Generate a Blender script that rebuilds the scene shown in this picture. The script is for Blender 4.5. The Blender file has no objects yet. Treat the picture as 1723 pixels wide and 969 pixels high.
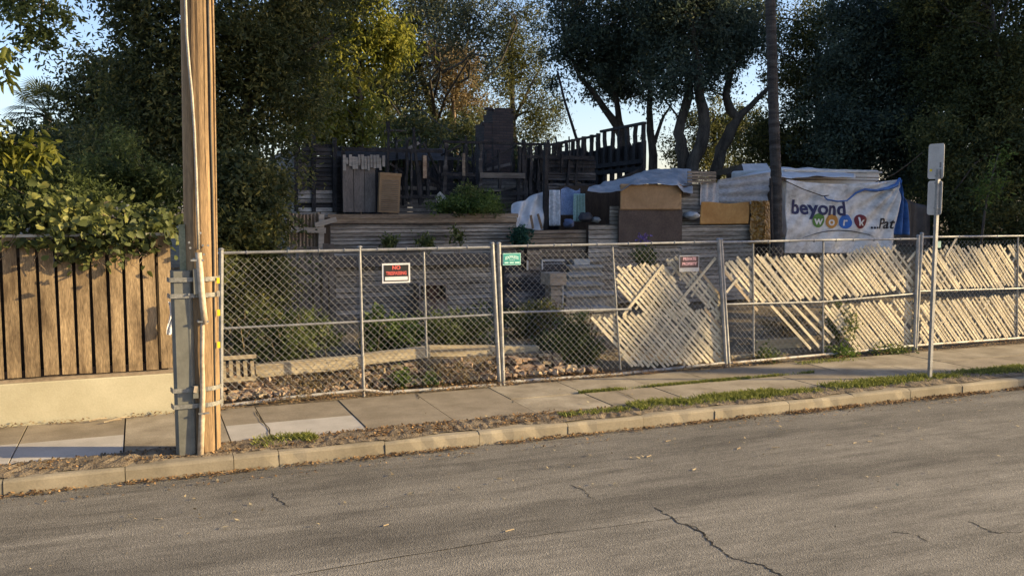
import bpy, bmesh, math, random
import numpy as np
from mathutils import Vector, Matrix
R = math.radians
S = bpy.context.scene
COL = S.collection
random.seed(7)

# ------------------------------------------------------------------ camera
F, CX, CY, H = 1530.0, 861.5, 484.5, 2.43
YAW, PITCH = R(22.25), math.atan(139.5 / F)
FW = Vector((math.sin(YAW) * math.cos(PITCH), math.cos(YAW) * math.cos(PITCH), -math.sin(PITCH)))
RT = Vector((math.cos(YAW), -math.sin(YAW), 0))
UP = RT.cross(FW)
cam = bpy.data.cameras.new('camera')
cam.sensor_width = 36; cam.lens = 36 * F / 1723
cam.clip_start = .1; cam.clip_end = 1500
co = bpy.data.objects.new('camera', cam); COL.objects.link(co)
M3 = Matrix((RT, UP, -FW)).transposed()
co.matrix_world = Matrix.Translation((0, 0, H)) @ M3.to_4x4()
S.camera = co

# ------------------------------------------------------------------ light
SUN_EL, SUN_AZ = R(17), math.atan2(.926, -.379)
W = bpy.data.worlds.new('World'); S.world = W; W.use_nodes = True
nt = W.node_tree; nt.nodes.clear()
sky = nt.nodes.new('ShaderNodeTexSky'); sky.sky_type = 'NISHITA'; sky.sun_disc = False
sky.sun_elevation = SUN_EL; sky.sun_rotation = SUN_AZ
sky.air_density = 1.0; sky.dust_density = .9; sky.ozone_density = 3.0; sky.altitude = 0
bg = nt.nodes.new('ShaderNodeBackground'); bg.inputs[1].default_value = .12
wo = nt.nodes.new('ShaderNodeOutputWorld')
tint = nt.nodes.new('ShaderNodeVectorMath'); tint.operation = 'MULTIPLY'; tint.inputs[1].default_value = (1.08, .95, .97)
nt.links.new(sky.outputs[0], tint.inputs[0]); nt.links.new(tint.outputs[0], bg.inputs[0]); nt.links.new(bg.outputs[0], wo.inputs[0])
sl = bpy.data.lights.new('sun', 'SUN'); sl.energy = 4.7; sl.angle = R(.5); sl.color = (1, .77, .42)
so = bpy.data.objects.new('sun', sl); COL.objects.link(so)
sd = Vector((math.sin(SUN_AZ) * math.cos(SUN_EL), math.cos(SUN_AZ) * math.cos(SUN_EL), math.sin(SUN_EL)))
so.rotation_euler = sd.to_track_quat('Z', 'Y').to_euler()
so.location = (30, -10, 20)
S.view_settings.view_transform = 'Standard'; S.view_settings.look = 'None'
S.view_settings.exposure = 1.25; S.view_settings.gamma = 1; S.view_settings.use_curve_mapping = False
S.cycles.max_bounces = 6; S.cycles.diffuse_bounces = 3; S.cycles.transparent_max_bounces = 8

# ------------------------------------------------------------------ placing helpers
def ray(px, py):
    return FW + RT * ((px - CX) / F) - UP * ((py - CY) / F)
def G(px, py, z=0.0):
    r = ray(px, py); t = (z - H) / r.z
    return Vector((r.x * t, r.y * t, z))
def P(px, py, Y):
    r = ray(px, py); t = Y / r.y
    return Vector((r.x * t, Y, H + r.z * t))
def PXp(px, py, X):
    r = ray(px, py); t = X / r.x
    return Vector((X, r.y * t, H + r.z * t))
def ppm(p):      # photo pixels per metre at a point
    return F / Vector((p[0], p[1], p[2] - H)).dot(FW)
def rect(x0, y0, x1, y1, Y):
    a = P(x0, (y0 + y1) / 2, Y); b = P(x1, (y0 + y1) / 2, Y); m = (x0 + x1) / 2
    return a.x, b.x, P(m, y1, Y).z, P(m, y0, Y).z      # X0 X1 Z0 Z1

# ------------------------------------------------------------------ materials
MATS = {}
ISL = {'weathered_fence_board': .2, 'lattice_slat_wood': .12, 'lattice_slat_grey': .15, 'peeling_siding_paint': .16, 'bare_siding_wood': .18, 'grey_board': .2, 'rubble_brick': .3, 'rubble_stone': .25, 'charred_wood': .35, 'scorched_siding': .25, 'half_charred_board': .3, 'sidewalk_concrete': .07, 'sidewalk_concrete_brown': .07, 'kerb_concrete': .10, 'step_concrete': .1}
def mat(name, c1, c2, scale=6, rough=.8, stretch=(1, 1, 1), bump=.15, bscale=None, c3=None, metal=0,
        lo=.35, hi=.65, fine=.25, spec=.3, detail=8, coord='Object', dist=.01):
    if name in MATS: return MATS[name]
    m = bpy.data.materials.new(name); m.use_nodes = True
    n = m.node_tree.nodes; l = m.node_tree.links
    b = n['Principled BSDF']
    b.inputs['Roughness'].default_value = rough; b.inputs['Metallic'].default_value = metal
    b.inputs['Specular IOR Level'].default_value = spec
    tc = n.new('ShaderNodeTexCoord'); mp = n.new('ShaderNodeMapping'); mp.inputs['Scale'].default_value = stretch
    l.new(tc.outputs[coord], mp.inputs[0])
    no = n.new('ShaderNodeTexNoise'); no.inputs['Scale'].default_value = scale; no.inputs['Detail'].default_value = detail
    no.inputs['Roughness'].default_value = .62
    l.new(mp.outputs[0], no.inputs['Vector'])
    cr = n.new('ShaderNodeValToRGB'); e = cr.color_ramp.elements
    e[0].position = lo; e[0].color = (*c1, 1); e[1].position = hi; e[1].color = (*c2, 1)
    if c3: k = e.new(min(.98, hi + .12)); k.color = (*c3, 1)
    l.new(no.outputs[0], cr.inputs[0])
    fn = n.new('ShaderNodeTexNoise'); fn.inputs['Scale'].default_value = bscale or scale * 9; fn.inputs['Detail'].default_value = 4
    l.new(mp.outputs[0], fn.inputs['Vector'])
    mr = n.new('ShaderNodeMapRange'); mr.inputs['From Min'].default_value = .3; mr.inputs['From Max'].default_value = .7
    mr.inputs['To Min'].default_value = 1 - fine; mr.inputs['To Max'].default_value = 1 + fine
    l.new(fn.outputs[0], mr.inputs[0])
    isl = ISL.get(name, 0)
    if isl:
        ge = n.new('ShaderNodeNewGeometry'); mi = n.new('ShaderNodeMath'); mi.operation = 'MULTIPLY_ADD'; mi.inputs[1].default_value = 2 * isl; mi.inputs[2].default_value = 1 - isl
        l.new(ge.outputs['Random Per Island'], mi.inputs[0]); mm_ = n.new('ShaderNodeMath'); mm_.operation = 'MULTIPLY'
        l.new(mi.outputs[0], mm_.inputs[0]); l.new(mr.outputs[0], mm_.inputs[1]); src = mm_.outputs[0]
    else: src = mr.outputs[0]
    mx = n.new('ShaderNodeVectorMath'); mx.operation = 'SCALE'
    l.new(cr.outputs[0], mx.inputs[0]); l.new(src, mx.inputs['Scale'])
    l.new(mx.outputs[0], b.inputs['Base Color'])
    if bump:
        bp = n.new('ShaderNodeBump'); bp.inputs['Strength'].default_value = bump; bp.inputs['Distance'].default_value = dist
        l.new(fn.outputs[0], bp.inputs['Height']); l.new(bp.outputs[0], b.inputs['Normal'])
    MATS[name] = m
    return m

def leafmat(name, dark, mid, light, trans=.35, rough=.55):
    m = bpy.data.materials.new(name); m.use_nodes = True
    n = m.node_tree.nodes; l = m.node_tree.links; n.clear()
    out = n.new('ShaderNodeOutputMaterial')
    ge = n.new('ShaderNodeNewGeometry'); at = n.new('ShaderNodeAttribute'); at.attribute_name = 'tone'
    ma = n.new('ShaderNodeMath'); ma.operation = 'MULTIPLY_ADD'; ma.inputs[1].default_value = .45
    l.new(ge.outputs['Random Per Island'], ma.inputs[0]); l.new(at.outputs['Fac'], ma.inputs[2])
    cr = n.new('ShaderNodeValToRGB'); e = cr.color_ramp.elements
    e[0].position = .15; e[0].color = (*dark, 1); e[1].position = .95; e[1].color = (*light, 1)
    k = e.new(.55); k.color = (*mid, 1)
    l.new(ma.outputs[0], cr.inputs[0])
    b = n.new('ShaderNodeBsdfPrincipled'); b.inputs['Roughness'].default_value = rough
    b.inputs['Specular IOR Level'].default_value = .25
    l.new(cr.outputs[0], b.inputs['Base Color'])
    t = n.new('ShaderNodeBsdfTranslucent'); l.new(cr.outputs[0], t.inputs[0])
    mx = n.new('ShaderNodeMixShader'); mx.inputs[0].default_value = trans
    l.new(b.outputs[0], mx.inputs[1]); l.new(t.outputs[0], mx.inputs[2]); l.new(mx.outputs[0], out.inputs[0])
    return m

# ------------------------------------------------------------------ mesh builder
class MB:
    def __init__(s): s.v = []; s.f = []; s.m = []; s.cur = 0
    def add(s, vs, fs):
        o = len(s.v); s.v += [tuple(v) for v in vs]; s.f += [tuple(i + o for i in f) for f in fs]; s.m += [s.cur] * len(fs); return s
    def box(s, x0, x1, y0, y1, z0, z1):
        return s.add([(x0, y0, z0), (x1, y0, z0), (x1, y1, z0), (x0, y1, z0), (x0, y0, z1), (x1, y0, z1), (x1, y1, z1), (x0, y1, z1)],
                     [(0, 3, 2, 1), (4, 5, 6, 7), (0, 1, 5, 4), (1, 2, 6, 5), (2, 3, 7, 6), (3, 0, 4, 7)])
    def rbox(s, c, sz, rot=(0, 0, 0), jit=0):
        from mathutils import Euler
        m = Euler(rot).to_matrix(); c = Vector(c); vs = []
        for k in ((-1, -1, -1), (1, -1, -1), (1, 1, -1), (-1, 1, -1), (-1, -1, 1), (1, -1, 1), (1, 1, 1), (-1, 1, 1)):
            p = Vector([k[i] * sz[i] / 2 + (random.uniform(-jit, jit) if jit else 0) for i in range(3)])
            vs.append(m @ p + c)
        return s.add(vs, [(0, 3, 2, 1), (4, 5, 6, 7), (0, 1, 5, 4), (1, 2, 6, 5), (2, 3, 7, 6), (3, 0, 4, 7)])
    def bar(s, a, b, w, h, side=None):
        # rectangular bar a->b; w measured along side, h along the third axis
        a = Vector(a); b = Vector(b); d = (b - a).normalized()
        side = Vector(side) if side else (Vector((0, 1, 0)) if abs(d.y) < .9 else Vector((1, 0, 0)))
        u = d.cross(side).normalized(); v = u.cross(d).normalized()
        u = u * (w / 2); v = v * (h / 2)
        return s.add([a - u - v, a + u - v, a + u + v, a - u + v, b - u - v, b + u - v, b + u + v, b - u + v],
                     [(0, 3, 2, 1), (4, 5, 6, 7), (0, 1, 5, 4), (1, 2, 6, 5), (2, 3, 7, 6), (3, 0, 4, 7)])
    def tube(s, pts, r, n=8, cap=True):
        pts = [Vector(p) for p in pts]; rs = r if isinstance(r, (list, tuple)) else [r] * len(pts)
        vs = []; fs = []
        d0 = (pts[1] - pts[0]).normalized()
        up = Vector((0, 0, 1)) if abs(d0.z) < .9 else Vector((1, 0, 0))
        u = d0.cross(up).normalized()
        for i, p in enumerate(pts):
            d = (pts[min(i + 1, len(pts) - 1)] - pts[max(i - 1, 0)]).normalized()
            u = (u - d * u.dot(d)).normalized(); w = d.cross(u)
            for k in range(n):
                a = 2 * math.pi * k / n
                vs.append(p + (u * math.cos(a) + w * math.sin(a)) * rs[i])
        for i in range(len(pts) - 1):
            for k in range(n):
                fs.append((i * n + k, i * n + (k + 1) % n, (i + 1) * n + (k + 1) % n, (i + 1) * n + k))
        if cap:
            fs.append(tuple(range(n - 1, -1, -1))); fs.append(tuple((len(pts) - 1) * n + k for k in range(n)))
        return s.add(vs, fs)
    def grid(s, fn, nu, nv, thick=0):
        vs = [fn(i / nu, j / nv) for j in range(nv + 1) for i in range(nu + 1)]
        fs = [(j * (nu + 1) + i, j * (nu + 1) + i + 1, (j + 1) * (nu + 1) + i + 1, (j + 1) * (nu + 1) + i) for j in range(nv) for i in range(nu)]
        if thick:
            N = len(vs); vs2 = [Vector(v) + Vector((0, thick, 0)) for v in vs]
            fs2 = [tuple(N + k for k in reversed(f)) for f in fs]
            rim = []
            bl = [(i, 0) for i in range(nu + 1)] + [(nu, j) for j in range(1, nv + 1)] + [(i, nv) for i in range(nu - 1, -1, -1)] + [(0, j) for j in range(nv - 1, 0, -1)]
            ids = [j * (nu + 1) + i for i, j in bl]
            for q in range(len(ids)):
                a, b = ids[q], ids[(q + 1) % len(ids)]; rim.append((b, a, a + N, b + N))
            return s.add(vs + vs2, fs + fs2 + rim)
        return s.add(vs, fs)
    def poly(s, pts, thick, axis=(0, 1, 0)):
        a = Vector(axis) * thick; n = len(pts); p = [Vector(q) for q in pts]
        fs = [tuple(range(n)), tuple(range(2 * n - 1, n - 1, -1))] + [(i, i + n, (i + 1) % n + n, (i + 1) % n) for i in range(n)]
        return s.add(p + [q + a for q in p], fs)
    def build(s, name, m, parent=None, smooth=False, origin=None):
        me = bpy.data.meshes.new(name)
        o = bpy.data.objects.new(name, me); COL.objects.link(o)
        off = Vector((0, 0, 0))
        q = parent
        while q is not None: off += Vector(q.location); q = q.parent
        if parent is not None: o.parent = parent
        if origin is not None: loc = Vector(origin) - off; o.location = loc; off = Vector(origin)
        me.from_pydata([(v[0] - off.x, v[1] - off.y, v[2] - off.z) for v in s.v], [], s.f)
        ms = m if isinstance(m, (list, tuple)) else [m]
        for x in ms: me.materials.append(x)
        if len(ms) > 1: me.polygons.foreach_set('material_index', s.m)
        if smooth: me.polygons.foreach_set('use_smooth', [True] * len(me.polygons))
        me.update()
        return o

def tag(o, label=None, cat=None, group=None, kind=None):
    if label: o['label'] = label
    if cat: o['category'] = cat
    if group: o['group'] = group
    if kind: o['kind'] = kind
    return o
def thing(name, label, cat, loc=(0, 0, 0), group=None):
    o = bpy.data.objects.new(name, None); COL.objects.link(o); o.location = loc; o.empty_display_size = .2
    return tag(o, label, cat, group)

LEAFT = {
 'diamond': (np.array([[0, 0, 0], [.45, .5, .12], [1, 0, 0], [.45, -.5, .12]]), [(0, 1, 2, 3)]),
 'broad': (np.array([[0, 0, 0], [-.08, .3, .06], [.25, .5, .1], [.7, .28, .02], [1, 0, -.1], [.7, -.28, .02], [.25, -.5, .1], [-.08, -.3, .06]]),
           [(0, 1, 2, 3, 4), (0, 4, 5, 6, 7)]),
 'long': (np.array([[0, 0, 0], [.3, .5, .06], [.7, .35, 0], [1, 0, -.15], [.7, -.35, 0], [.3, -.5, .06]]), [(0, 1, 2, 3), (0, 3, 4, 5)]),
}
def leaves(name, pts, tone, L, wr, m, parent=None, droop=0., shape='diamond', seed=1, face=None, vary=.55, up=0.):
    rng = np.random.default_rng(seed); N = len(pts)
    d = rng.normal(size=(N, 3)); d[:, 2] = d[:, 2] * (1 - .5 * abs(droop)) - droop + up
    d /= np.linalg.norm(d, axis=1)[:, None]
    q = rng.normal(size=(N, 3))
    if face is not None: q = q * .6 + np.array(face)
    nrm = q - (q * d).sum(1)[:, None] * d; nrm /= np.linalg.norm(nrm, axis=1)[:, None] + 1e-9
    s = np.cross(nrm, d)
    Ls = L * (1 + vary * rng.uniform(-1, 1, N))
    T, fs = LEAFT[shape]; K = len(T)
    V = (pts[:, None, :] + d[:, None, :] * (T[None, :, 0:1] * Ls[:, None, None]) + s[:, None, :] * (T[None, :, 1:2] * (Ls * wr)[:, None, None])
         + nrm[:, None, :] * (T[None, :, 2:3] * (Ls)[:, None, None]))
    off = np.zeros(3); qn = parent
    while qn is not None: off += np.array(qn.location); qn = qn.parent
    V = V.reshape(-1, 3) - off
    me = bpy.data.meshes.new(name); me.vertices.add(N * K); me.vertices.foreach_set('co', V.ravel().astype(np.float32))
    allf = [];
    base = (np.arange(N) * K)
    lens = []; idx = []
    per = [np.array(f) for f in fs]
    li = np.concatenate([base[:, None] + f[None, :] for f in per], axis=1).ravel()
    lens = np.tile([len(f) for f in fs], N)
    me.loops.add(len(li)); me.loops.foreach_set('vertex_index', li.astype(np.int32))
    me.polygons.add(len(lens)); st = np.concatenate([[0], np.cumsum(lens)[:-1]])
    me.polygons.foreach_set('loop_start', st.astype(np.int32)); me.polygons.foreach_set('loop_total', lens.astype(np.int32))
    me.update(calc_edges=True)
    a = me.attributes.new('tone', 'FLOAT', 'FACE'); a.data.foreach_set('value', np.repeat(tone, len(fs)).astype(np.float32))
    me.materials.append(m)
    o = bpy.data.objects.new(name, me); COL.objects.link(o)
    if parent is not None: o.parent = parent
    return o

def clumps(blobs, ncl, per, cr, seed, shell=.45, flat=1.0):
    """blobs: (centre, rx, ry, rz, weight). returns leaf points, tone, clump centres"""
    rng = np.random.default_rng(seed)
    w = np.array([b[4] for b in blobs], float); w /= w.sum()
    ns = ncl if ncl < 90 else max(14, int(ncl / 6.5))
    pick = rng.choice(len(blobs), ns, p=w)
    Q = np.zeros((ns, 3))
    u = rng.normal(size=(ns, 3)); u /= np.linalg.norm(u, axis=1)[:, None]
    r = rng.uniform(0, 1, ns) ** shell * (1 + .12 * rng.normal(size=ns))
    for i, b in enumerate(blobs):
        k = pick == i
        Q[k] = np.array(b[0]) + u[k] * r[k][:, None] * np.array([b[1], b[2], b[3]])
    if ns == ncl: C = Q; st = rng.uniform(0, .55, ncl)
    else:
        k = rng.integers(0, ns, ncl); sr = cr * rng.uniform(1.0, 2.3, ns)
        C = Q[k] + rng.normal(size=(ncl, 3)) * sr[k][:, None] * np.array([.62, .62, .42]); st = np.clip(rng.uniform(0, .45, ns)[k] + rng.uniform(-.1, .15, ncl), 0, .6)
    sz = cr * rng.uniform(.55, 1.45, ncl)
    g = rng.normal(size=(ncl, per, 3)) * sz[:, None, None] * .55; g[:, :, 2] *= flat
    pts = (C[:, None, :] + g).reshape(-1, 3)
    tone = np.repeat(st, per)
    return pts, tone, C

def blob(px, py, Y, rx, ry, w=None, rd=None):
    c = P(px, py, Y); k = 1 / ppm(c)
    a, b = rx * k, ry * k
    return (c, a, rd or max(a, b) * .8, b, w or rx * ry)

def limbs(mb, roots, C, n, r0, seed, sag=.1, seg=5):
    rnd = random.Random(seed)
    for i in range(n):
        t = Vector(C[rnd.randrange(len(C))]); s = min(roots, key=lambda q: (Vector(q[0]) - t).length * rnd.uniform(.7, 1.4) + (2 if q[0].z > t.z + .4 else 0))
        a = s[0]; d = t - a; L = d.length
        pts = []; side = Vector((rnd.uniform(-1, 1), rnd.uniform(-1, 1), rnd.uniform(-.3, 1))) * L * .12
        for k in range(seg + 1):
            u = k / seg; j = Vector([rnd.uniform(-1, 1) for _ in range(3)]) * L * .025 * (0 if k in (0,) else 1)
            pts.append(a + d * u + side * math.sin(u * math.pi) + j)
        rr = min(s[1] * .6, r0 * (.5 + .1 * L))
        mb.tube(pts, [rr * (1 - .85 * k / seg) + .004 for k in range(seg + 1)], 5)

def tree(name, label, blobs, trunks, leafm, barkm, ncl, per, cr, L, wr, seed, droop=.2, shape='diamond', nl=26, group=None, cat='tree', lr=.05, shell=.45, flat=1., base=None):
    """trunks: list of [(point, radius), ...]"""
    b0 = base or trunks[0][0][0]
    t = thing(name, label, cat, b0, group)
    pts, tone, C = clumps(blobs, ncl, per, cr, seed, shell, flat)
    mb = MB(); roots = []
    rnd = random.Random(seed)
    for tr in trunks:
        P_ = [Vector(p) for p, r in tr]; r_ = [r for p, r in tr]
        fine = []; fr = []
        for i in range(len(P_) - 1):
            for k in range(3):
                u = k / 3; q = P_[i].lerp(P_[i + 1], u)
                if i or k: q = q + Vector((rnd.uniform(-1, 1), rnd.uniform(-1, 1), 0)) * r_[i] * .35
                fine.append(q); fr.append((r_[i] * (1 - u) + r_[i + 1] * u) * rnd.uniform(.92, 1.08))
        fine.append(P_[-1]); fr.append(r_[-1])
        mb.tube(fine, fr, 9)
        roots += [(fine[i], fr[i]) for i in range(len(fine) // 3, len(fine))]
    limbs(mb, roots, C, nl, lr, seed)
    mb.build('trunk', barkm, t, smooth=True)
    leaves('crown', pts, tone, L, wr, leafm, t, droop, shape, seed)
    return t

# ------------------------------------------------------------------ material palette
M = {}
M['bark'] = mat('bark_grey', (.03, .025, .02), (.09, .076, .06), 5, .9, (1, 1, .25), .8, 30, dist=.03)
M['bark_tan'] = mat('bark_tan', (.10, .07, .045), (.26, .19, .13), 4, .9, (1, 1, .25), .6, 26, dist=.03)
M['galv'] = mat('galvanised_steel', (.19, .19, .185), (.32, .315, .30), 9, .5, bump=.1, metal=.35, spec=.5)
M['galvr'] = mat('galvanised_steel_rust', (.22, .16, .11), (.38, .36, .32), 7, .6, bump=.2, metal=.25, lo=.36, hi=.5)
M['wire'] = mat('wire', (.22, .22, .21), (.34, .33, .31), 12, .5, bump=0, metal=.3, spec=.5)
M['char'] = mat('charred_wood', (.006, .006, .007), (.028, .026, .026), 5, .75, (1, 1, .5), .8, 40, dist=.02, c3=(.07, .06, .055))
M['charlite'] = mat('half_charred_board', (.012, .011, .011), (.05, .045, .042), 2.2, .85, (.35, 1, 1.6), .5, 40, c3=(.19, .17, .15), lo=.38, hi=.56)
M['scorch'] = mat('scorched_siding', (.04, .036, .033), (.20, .18, .155), 1.6, .85, (.5, 1, 1.5), .4, 40, c3=(.38, .355, .31), lo=.33, hi=.56)
M['siding'] = mat('peeling_siding_paint', (.11, .095, .075), (.30, .27, .225), 3.0, .85, (.25, 1, 2.2), .5, 34, c3=(.44, .41, .36), lo=.36, hi=.6, fine=.35)
M['sidbrown'] = mat('bare_siding_wood', (.10, .076, .055), (.24, .19, .135), 2.6, .85, (.3, 1, 2), .5, 34, c3=(.26, .23, .19), fine=.3)
M['sidlight'] = mat('pale_siding_paint', (.22, .20, .17), (.38, .35, .30), 3, .8, (.25, 1, 2), .3, 30, fine=.2)
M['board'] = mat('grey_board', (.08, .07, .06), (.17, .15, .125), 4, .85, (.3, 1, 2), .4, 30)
M['whiteboard'] = mat('white_board', (.36, .34, .30), (.55, .52, .47), 4, .7, (.4, 1, 1), .15, 20, fine=.1)

# ================================================================== GROUND AND STREET
def asphalt():
    m = bpy.data.materials.new('asphalt'); m.use_nodes = True
    n = m.node_tree.nodes; l = m.node_tree.links; b = n['Principled BSDF']
    b.inputs['Roughness'].default_value = .88; b.inputs['Specular IOR Level'].default_value = .25
    tc = n.new('ShaderNodeTexCoord')
    def noise(scale, detail, stretch=(1, 1, 1), rough=.6):
        mp = n.new('ShaderNodeMapping'); mp.inputs['Scale'].default_value = stretch
        l.new(tc.outputs['Object'], mp.inputs[0])
        x = n.new('ShaderNodeTexNoise'); x.inputs['Scale'].default_value = scale; x.inputs['Detail'].default_value = detail
        x.inputs['Roughness'].default_value = rough; l.new(mp.outputs[0], x.inputs['Vector']); return x
    def ramp(src, stops):
        c = n.new('ShaderNodeValToRGB'); e = c.color_ramp.elements
        e[0].position = stops[0][0]; e[0].color = (*[stops[0][1]] * 3, 1); e[1].position = stops[-1][0]; e[1].color = (*[stops[-1][1]] * 3, 1)
        for p, v in stops[1:-1]: k = e.new(p); k.color = (v, v, v, 1)
        l.new(src, c.inputs[0]); return c.outputs[0]
    def mul(a, bb):
        x = n.new('ShaderNodeMath'); x.operation = 'MULTIPLY'; l.new(a, x.inputs[0]); l.new(bb, x.inputs[1]); return x.outputs[0]
    patch = ramp(noise(.45, 5).outputs[0], [(.3, .84), (.7, 1.12)])
    mid = ramp(noise(5, 6, (.5, 1, 1)).outputs[0], [(.3, .86), (.7, 1.1)])
    vo = n.new('ShaderNodeTexVoronoi'); vo.inputs['Scale'].default_value = 95; l.new(tc.outputs['Object'], vo.inputs['Vector'])
    agg = n.new('ShaderNodeSeparateColor'); l.new(vo.outputs['Color'], agg.inputs[0])
    ag = ramp(agg.outputs[0], [(0, .74), (.6, 1.0), (.9, 1.14), (1, 1.45)])
    sp = n.new('ShaderNodeSeparateXYZ'); l.new(tc.outputs['Object'], sp.inputs[0])
    # worn dark tyre and oil tracks that run along the street
    st = noise(1.0, 6, (.22, 1.6, 1)); am = n.new('ShaderNodeMath'); am.operation = 'MULTIPLY_ADD'; am.inputs[1].default_value = .9
    l.new(st.outputs[0], am.inputs[0]); l.new(sp.outputs[1], am.inputs[2])
    mr = n.new('ShaderNodeMapRange'); mr.inputs['From Min'].default_value = 3; mr.inputs['From Max'].default_value = 10
    l.new(am.outputs[0], mr.inputs[0])
    def ypos(y): return (y + .45 - 3) / 7
    band = ramp(mr.outputs[0], [(0, 1), (ypos(4.6), 1), (ypos(4.9), .9), (ypos(5.3), 1.04), (ypos(6.35), 1.03), (ypos(6.6), .74), (ypos(6.85), .64), (ypos(7.15), .92),
                                (ypos(7.7), .98), (ypos(8.2), .72), (ypos(8.65), .86), (1, .78)])
    streak = ramp(noise(2.6, 10, (.22, 1.7, 1), .8).outputs[0], [(.44, 1.05), (.58, .74), (.70, .5)])
    bl = n.new('ShaderNodeTexNoise'); bl.inputs['Scale'].default_value = 1.5; l.new(tc.outputs['Object'], bl.inputs['Vector'])
    spots = ramp(noise(1.3, 3, (.6, 1.3, 1)).outputs[0], [(.62, 1), (.70, .8)])
    tot = mul(mul(mul(patch, mid), mul(ag, band)), mul(streak, spots))
    vm = n.new('ShaderNodeVectorMath'); vm.operation = 'SCALE'; vm.inputs[0].default_value = (.215, .195, .160); l.new(tot, vm.inputs['Scale'])
    l.new(vm.outputs[0], b.inputs['Base Color'])
    bp = n.new('ShaderNodeBump'); bp.inputs['Strength'].default_value = .55; bp.inputs['Distance'].default_value = .006
    l.new(vo.outputs['Distance'], bp.inputs['Height']); l.new(bp.outputs[0], b.inputs['Normal'])
    return m
M['asphalt'] = asphalt()
M['crack'] = mat('crack_fill', (.012, .011, .01), (.03, .028, .025), 20, .95)
M['conc'] = mat('sidewalk_concrete', (.19, .155, .105), (.34, .29, .21), 2.0, .9, bump=.3, bscale=60, fine=.18, dist=.004)
M['conc2'] = mat('sidewalk_concrete_brown', (.19, .155, .105), (.29, .24, .17), 2.2, .9, bump=.25, bscale=60, fine=.16, dist=.004)
M['concpale'] = mat('new_concrete', (.36, .33, .28), (.46, .42, .36), 2.5, .85, bump=.15, bscale=70, fine=.08, dist=.003)
M['kerb'] = mat('kerb_concrete', (.20, .168, .115), (.31, .262, .185), 1.6, .9, bump=.2, bscale=55, fine=.09, dist=.006)
M['dirt'] = mat('dirt', (.10, .075, .048), (.22, .17, .11), 5, .95, bump=.8, bscale=50, fine=.35, dist=.02)
M['lot'] = mat('lot_soil', (.10, .075, .045), (.22, .17, .105), 2, .95, bump=.8, bscale=25, fine=.3, dist=.03)

g = MB()
g.add([(-400, -400, -.22), (600, -400, -.22), (600, 600, -.22), (-400, 600, -.22)], [(0, 1, 2, 3)])
tag(g.build('terrain', M['lot']), kind='structure')

def jag(p0, p1, n, amp, w, seed, z):
    rnd = random.Random(seed); a = Vector((*p0, z)); b = Vector((*p1, z)); d = b - a; nrm = Vector((-d.y, d.x, 0)).normalized()
    pts = []; off = 0
    for i in range(n + 1):
        off = off * .75 + rnd.uniform(-amp, amp)
        pts.append(a + d * (i / n) + nrm * (off * math.sin(math.pi * min(1, (i / n) * 1.0 + .02)) ** .5))
    return pts
def ribbon(mb, pts, w, seed=0):
    rnd = random.Random(seed)
    vs = []
    for i, p in enumerate(pts):
        d = (pts[min(i + 1, len(pts) - 1)] - pts[max(i - 1, 0)]).normalized(); nn = Vector((-d.y, d.x, 0))
        ww = w * rnd.uniform(.35, 1.4) * (.15 if i in (0, len(pts) - 1) else 1)
        vs += [p - nn * ww / 2, p + nn * ww / 2]
    mb.add(vs, [(2 * i, 2 * i + 2, 2 * i + 3, 2 * i + 1) for i in range(len(pts) - 1)])

rd = MB()
rd.add([(-80, -3.2, -.14), (120, -3.2, -.14), (120, 9.0, -.14), (-80, 9.0, -.14)], [(0, 1, 2, 3)])
rd.cur = 1
def crack(pxs, w, seed, amp=.02):
    q = [G(*p, -.137) for p in pxs]; full = []
    for i in range(len(q) - 1):
        pp = jag((q[i].x, q[i].y), (q[i + 1].x, q[i + 1].y), 9, amp, w, seed + i, -.137)
        full += pp if not full else pp[1:]
    ribbon(rd, full, w, seed)
crack([(1100, 852), (1130, 868), (1165, 888), (1190, 908), (1215, 925), (1240, 940), (1285, 950), (1325, 972), (1380, 1010)], .014, 3)
crack([(1168, 892), (1180, 893), (1192, 905)], .010, 5, .01)
crack([(1150, 880), (1172, 886), (1184, 896)], .008, 6, .01)
crack([(1628, 876), (1660, 890), (1680, 896), (1723, 893)], .012, 11)
crack([(1500, 895), (1545, 900), (1562, 910)], .009, 17)
crack([(960, 815), (985, 826), (1000, 840)], .010, 21)
crack([(462, 828), (468, 838), (486, 852)], .013, 31)
# straight seam between paving lanes
a = G(480, 969, -.137); b = G(860, 905, -.137); c = G(1160, 868, -.137)
ribbon(rd, jag((a.x, a.y), (b.x, b.y), 24, .006, 0, 41, -.137), .010, 41)
ribbon(rd, jag((b.x, b.y), (c.x, c.y), 24, .008, 0, 42, -.137), .007, 42)
tag(rd.build('road', [M['asphalt'], M['crack']]), kind='structure')
# opposite sidewalk, behind the camera
o = MB().box(-80, 120, -5.2, -3.2, -.22, 0).build('far_sidewalk', M['conc']); tag(o, kind='structure')

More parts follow.
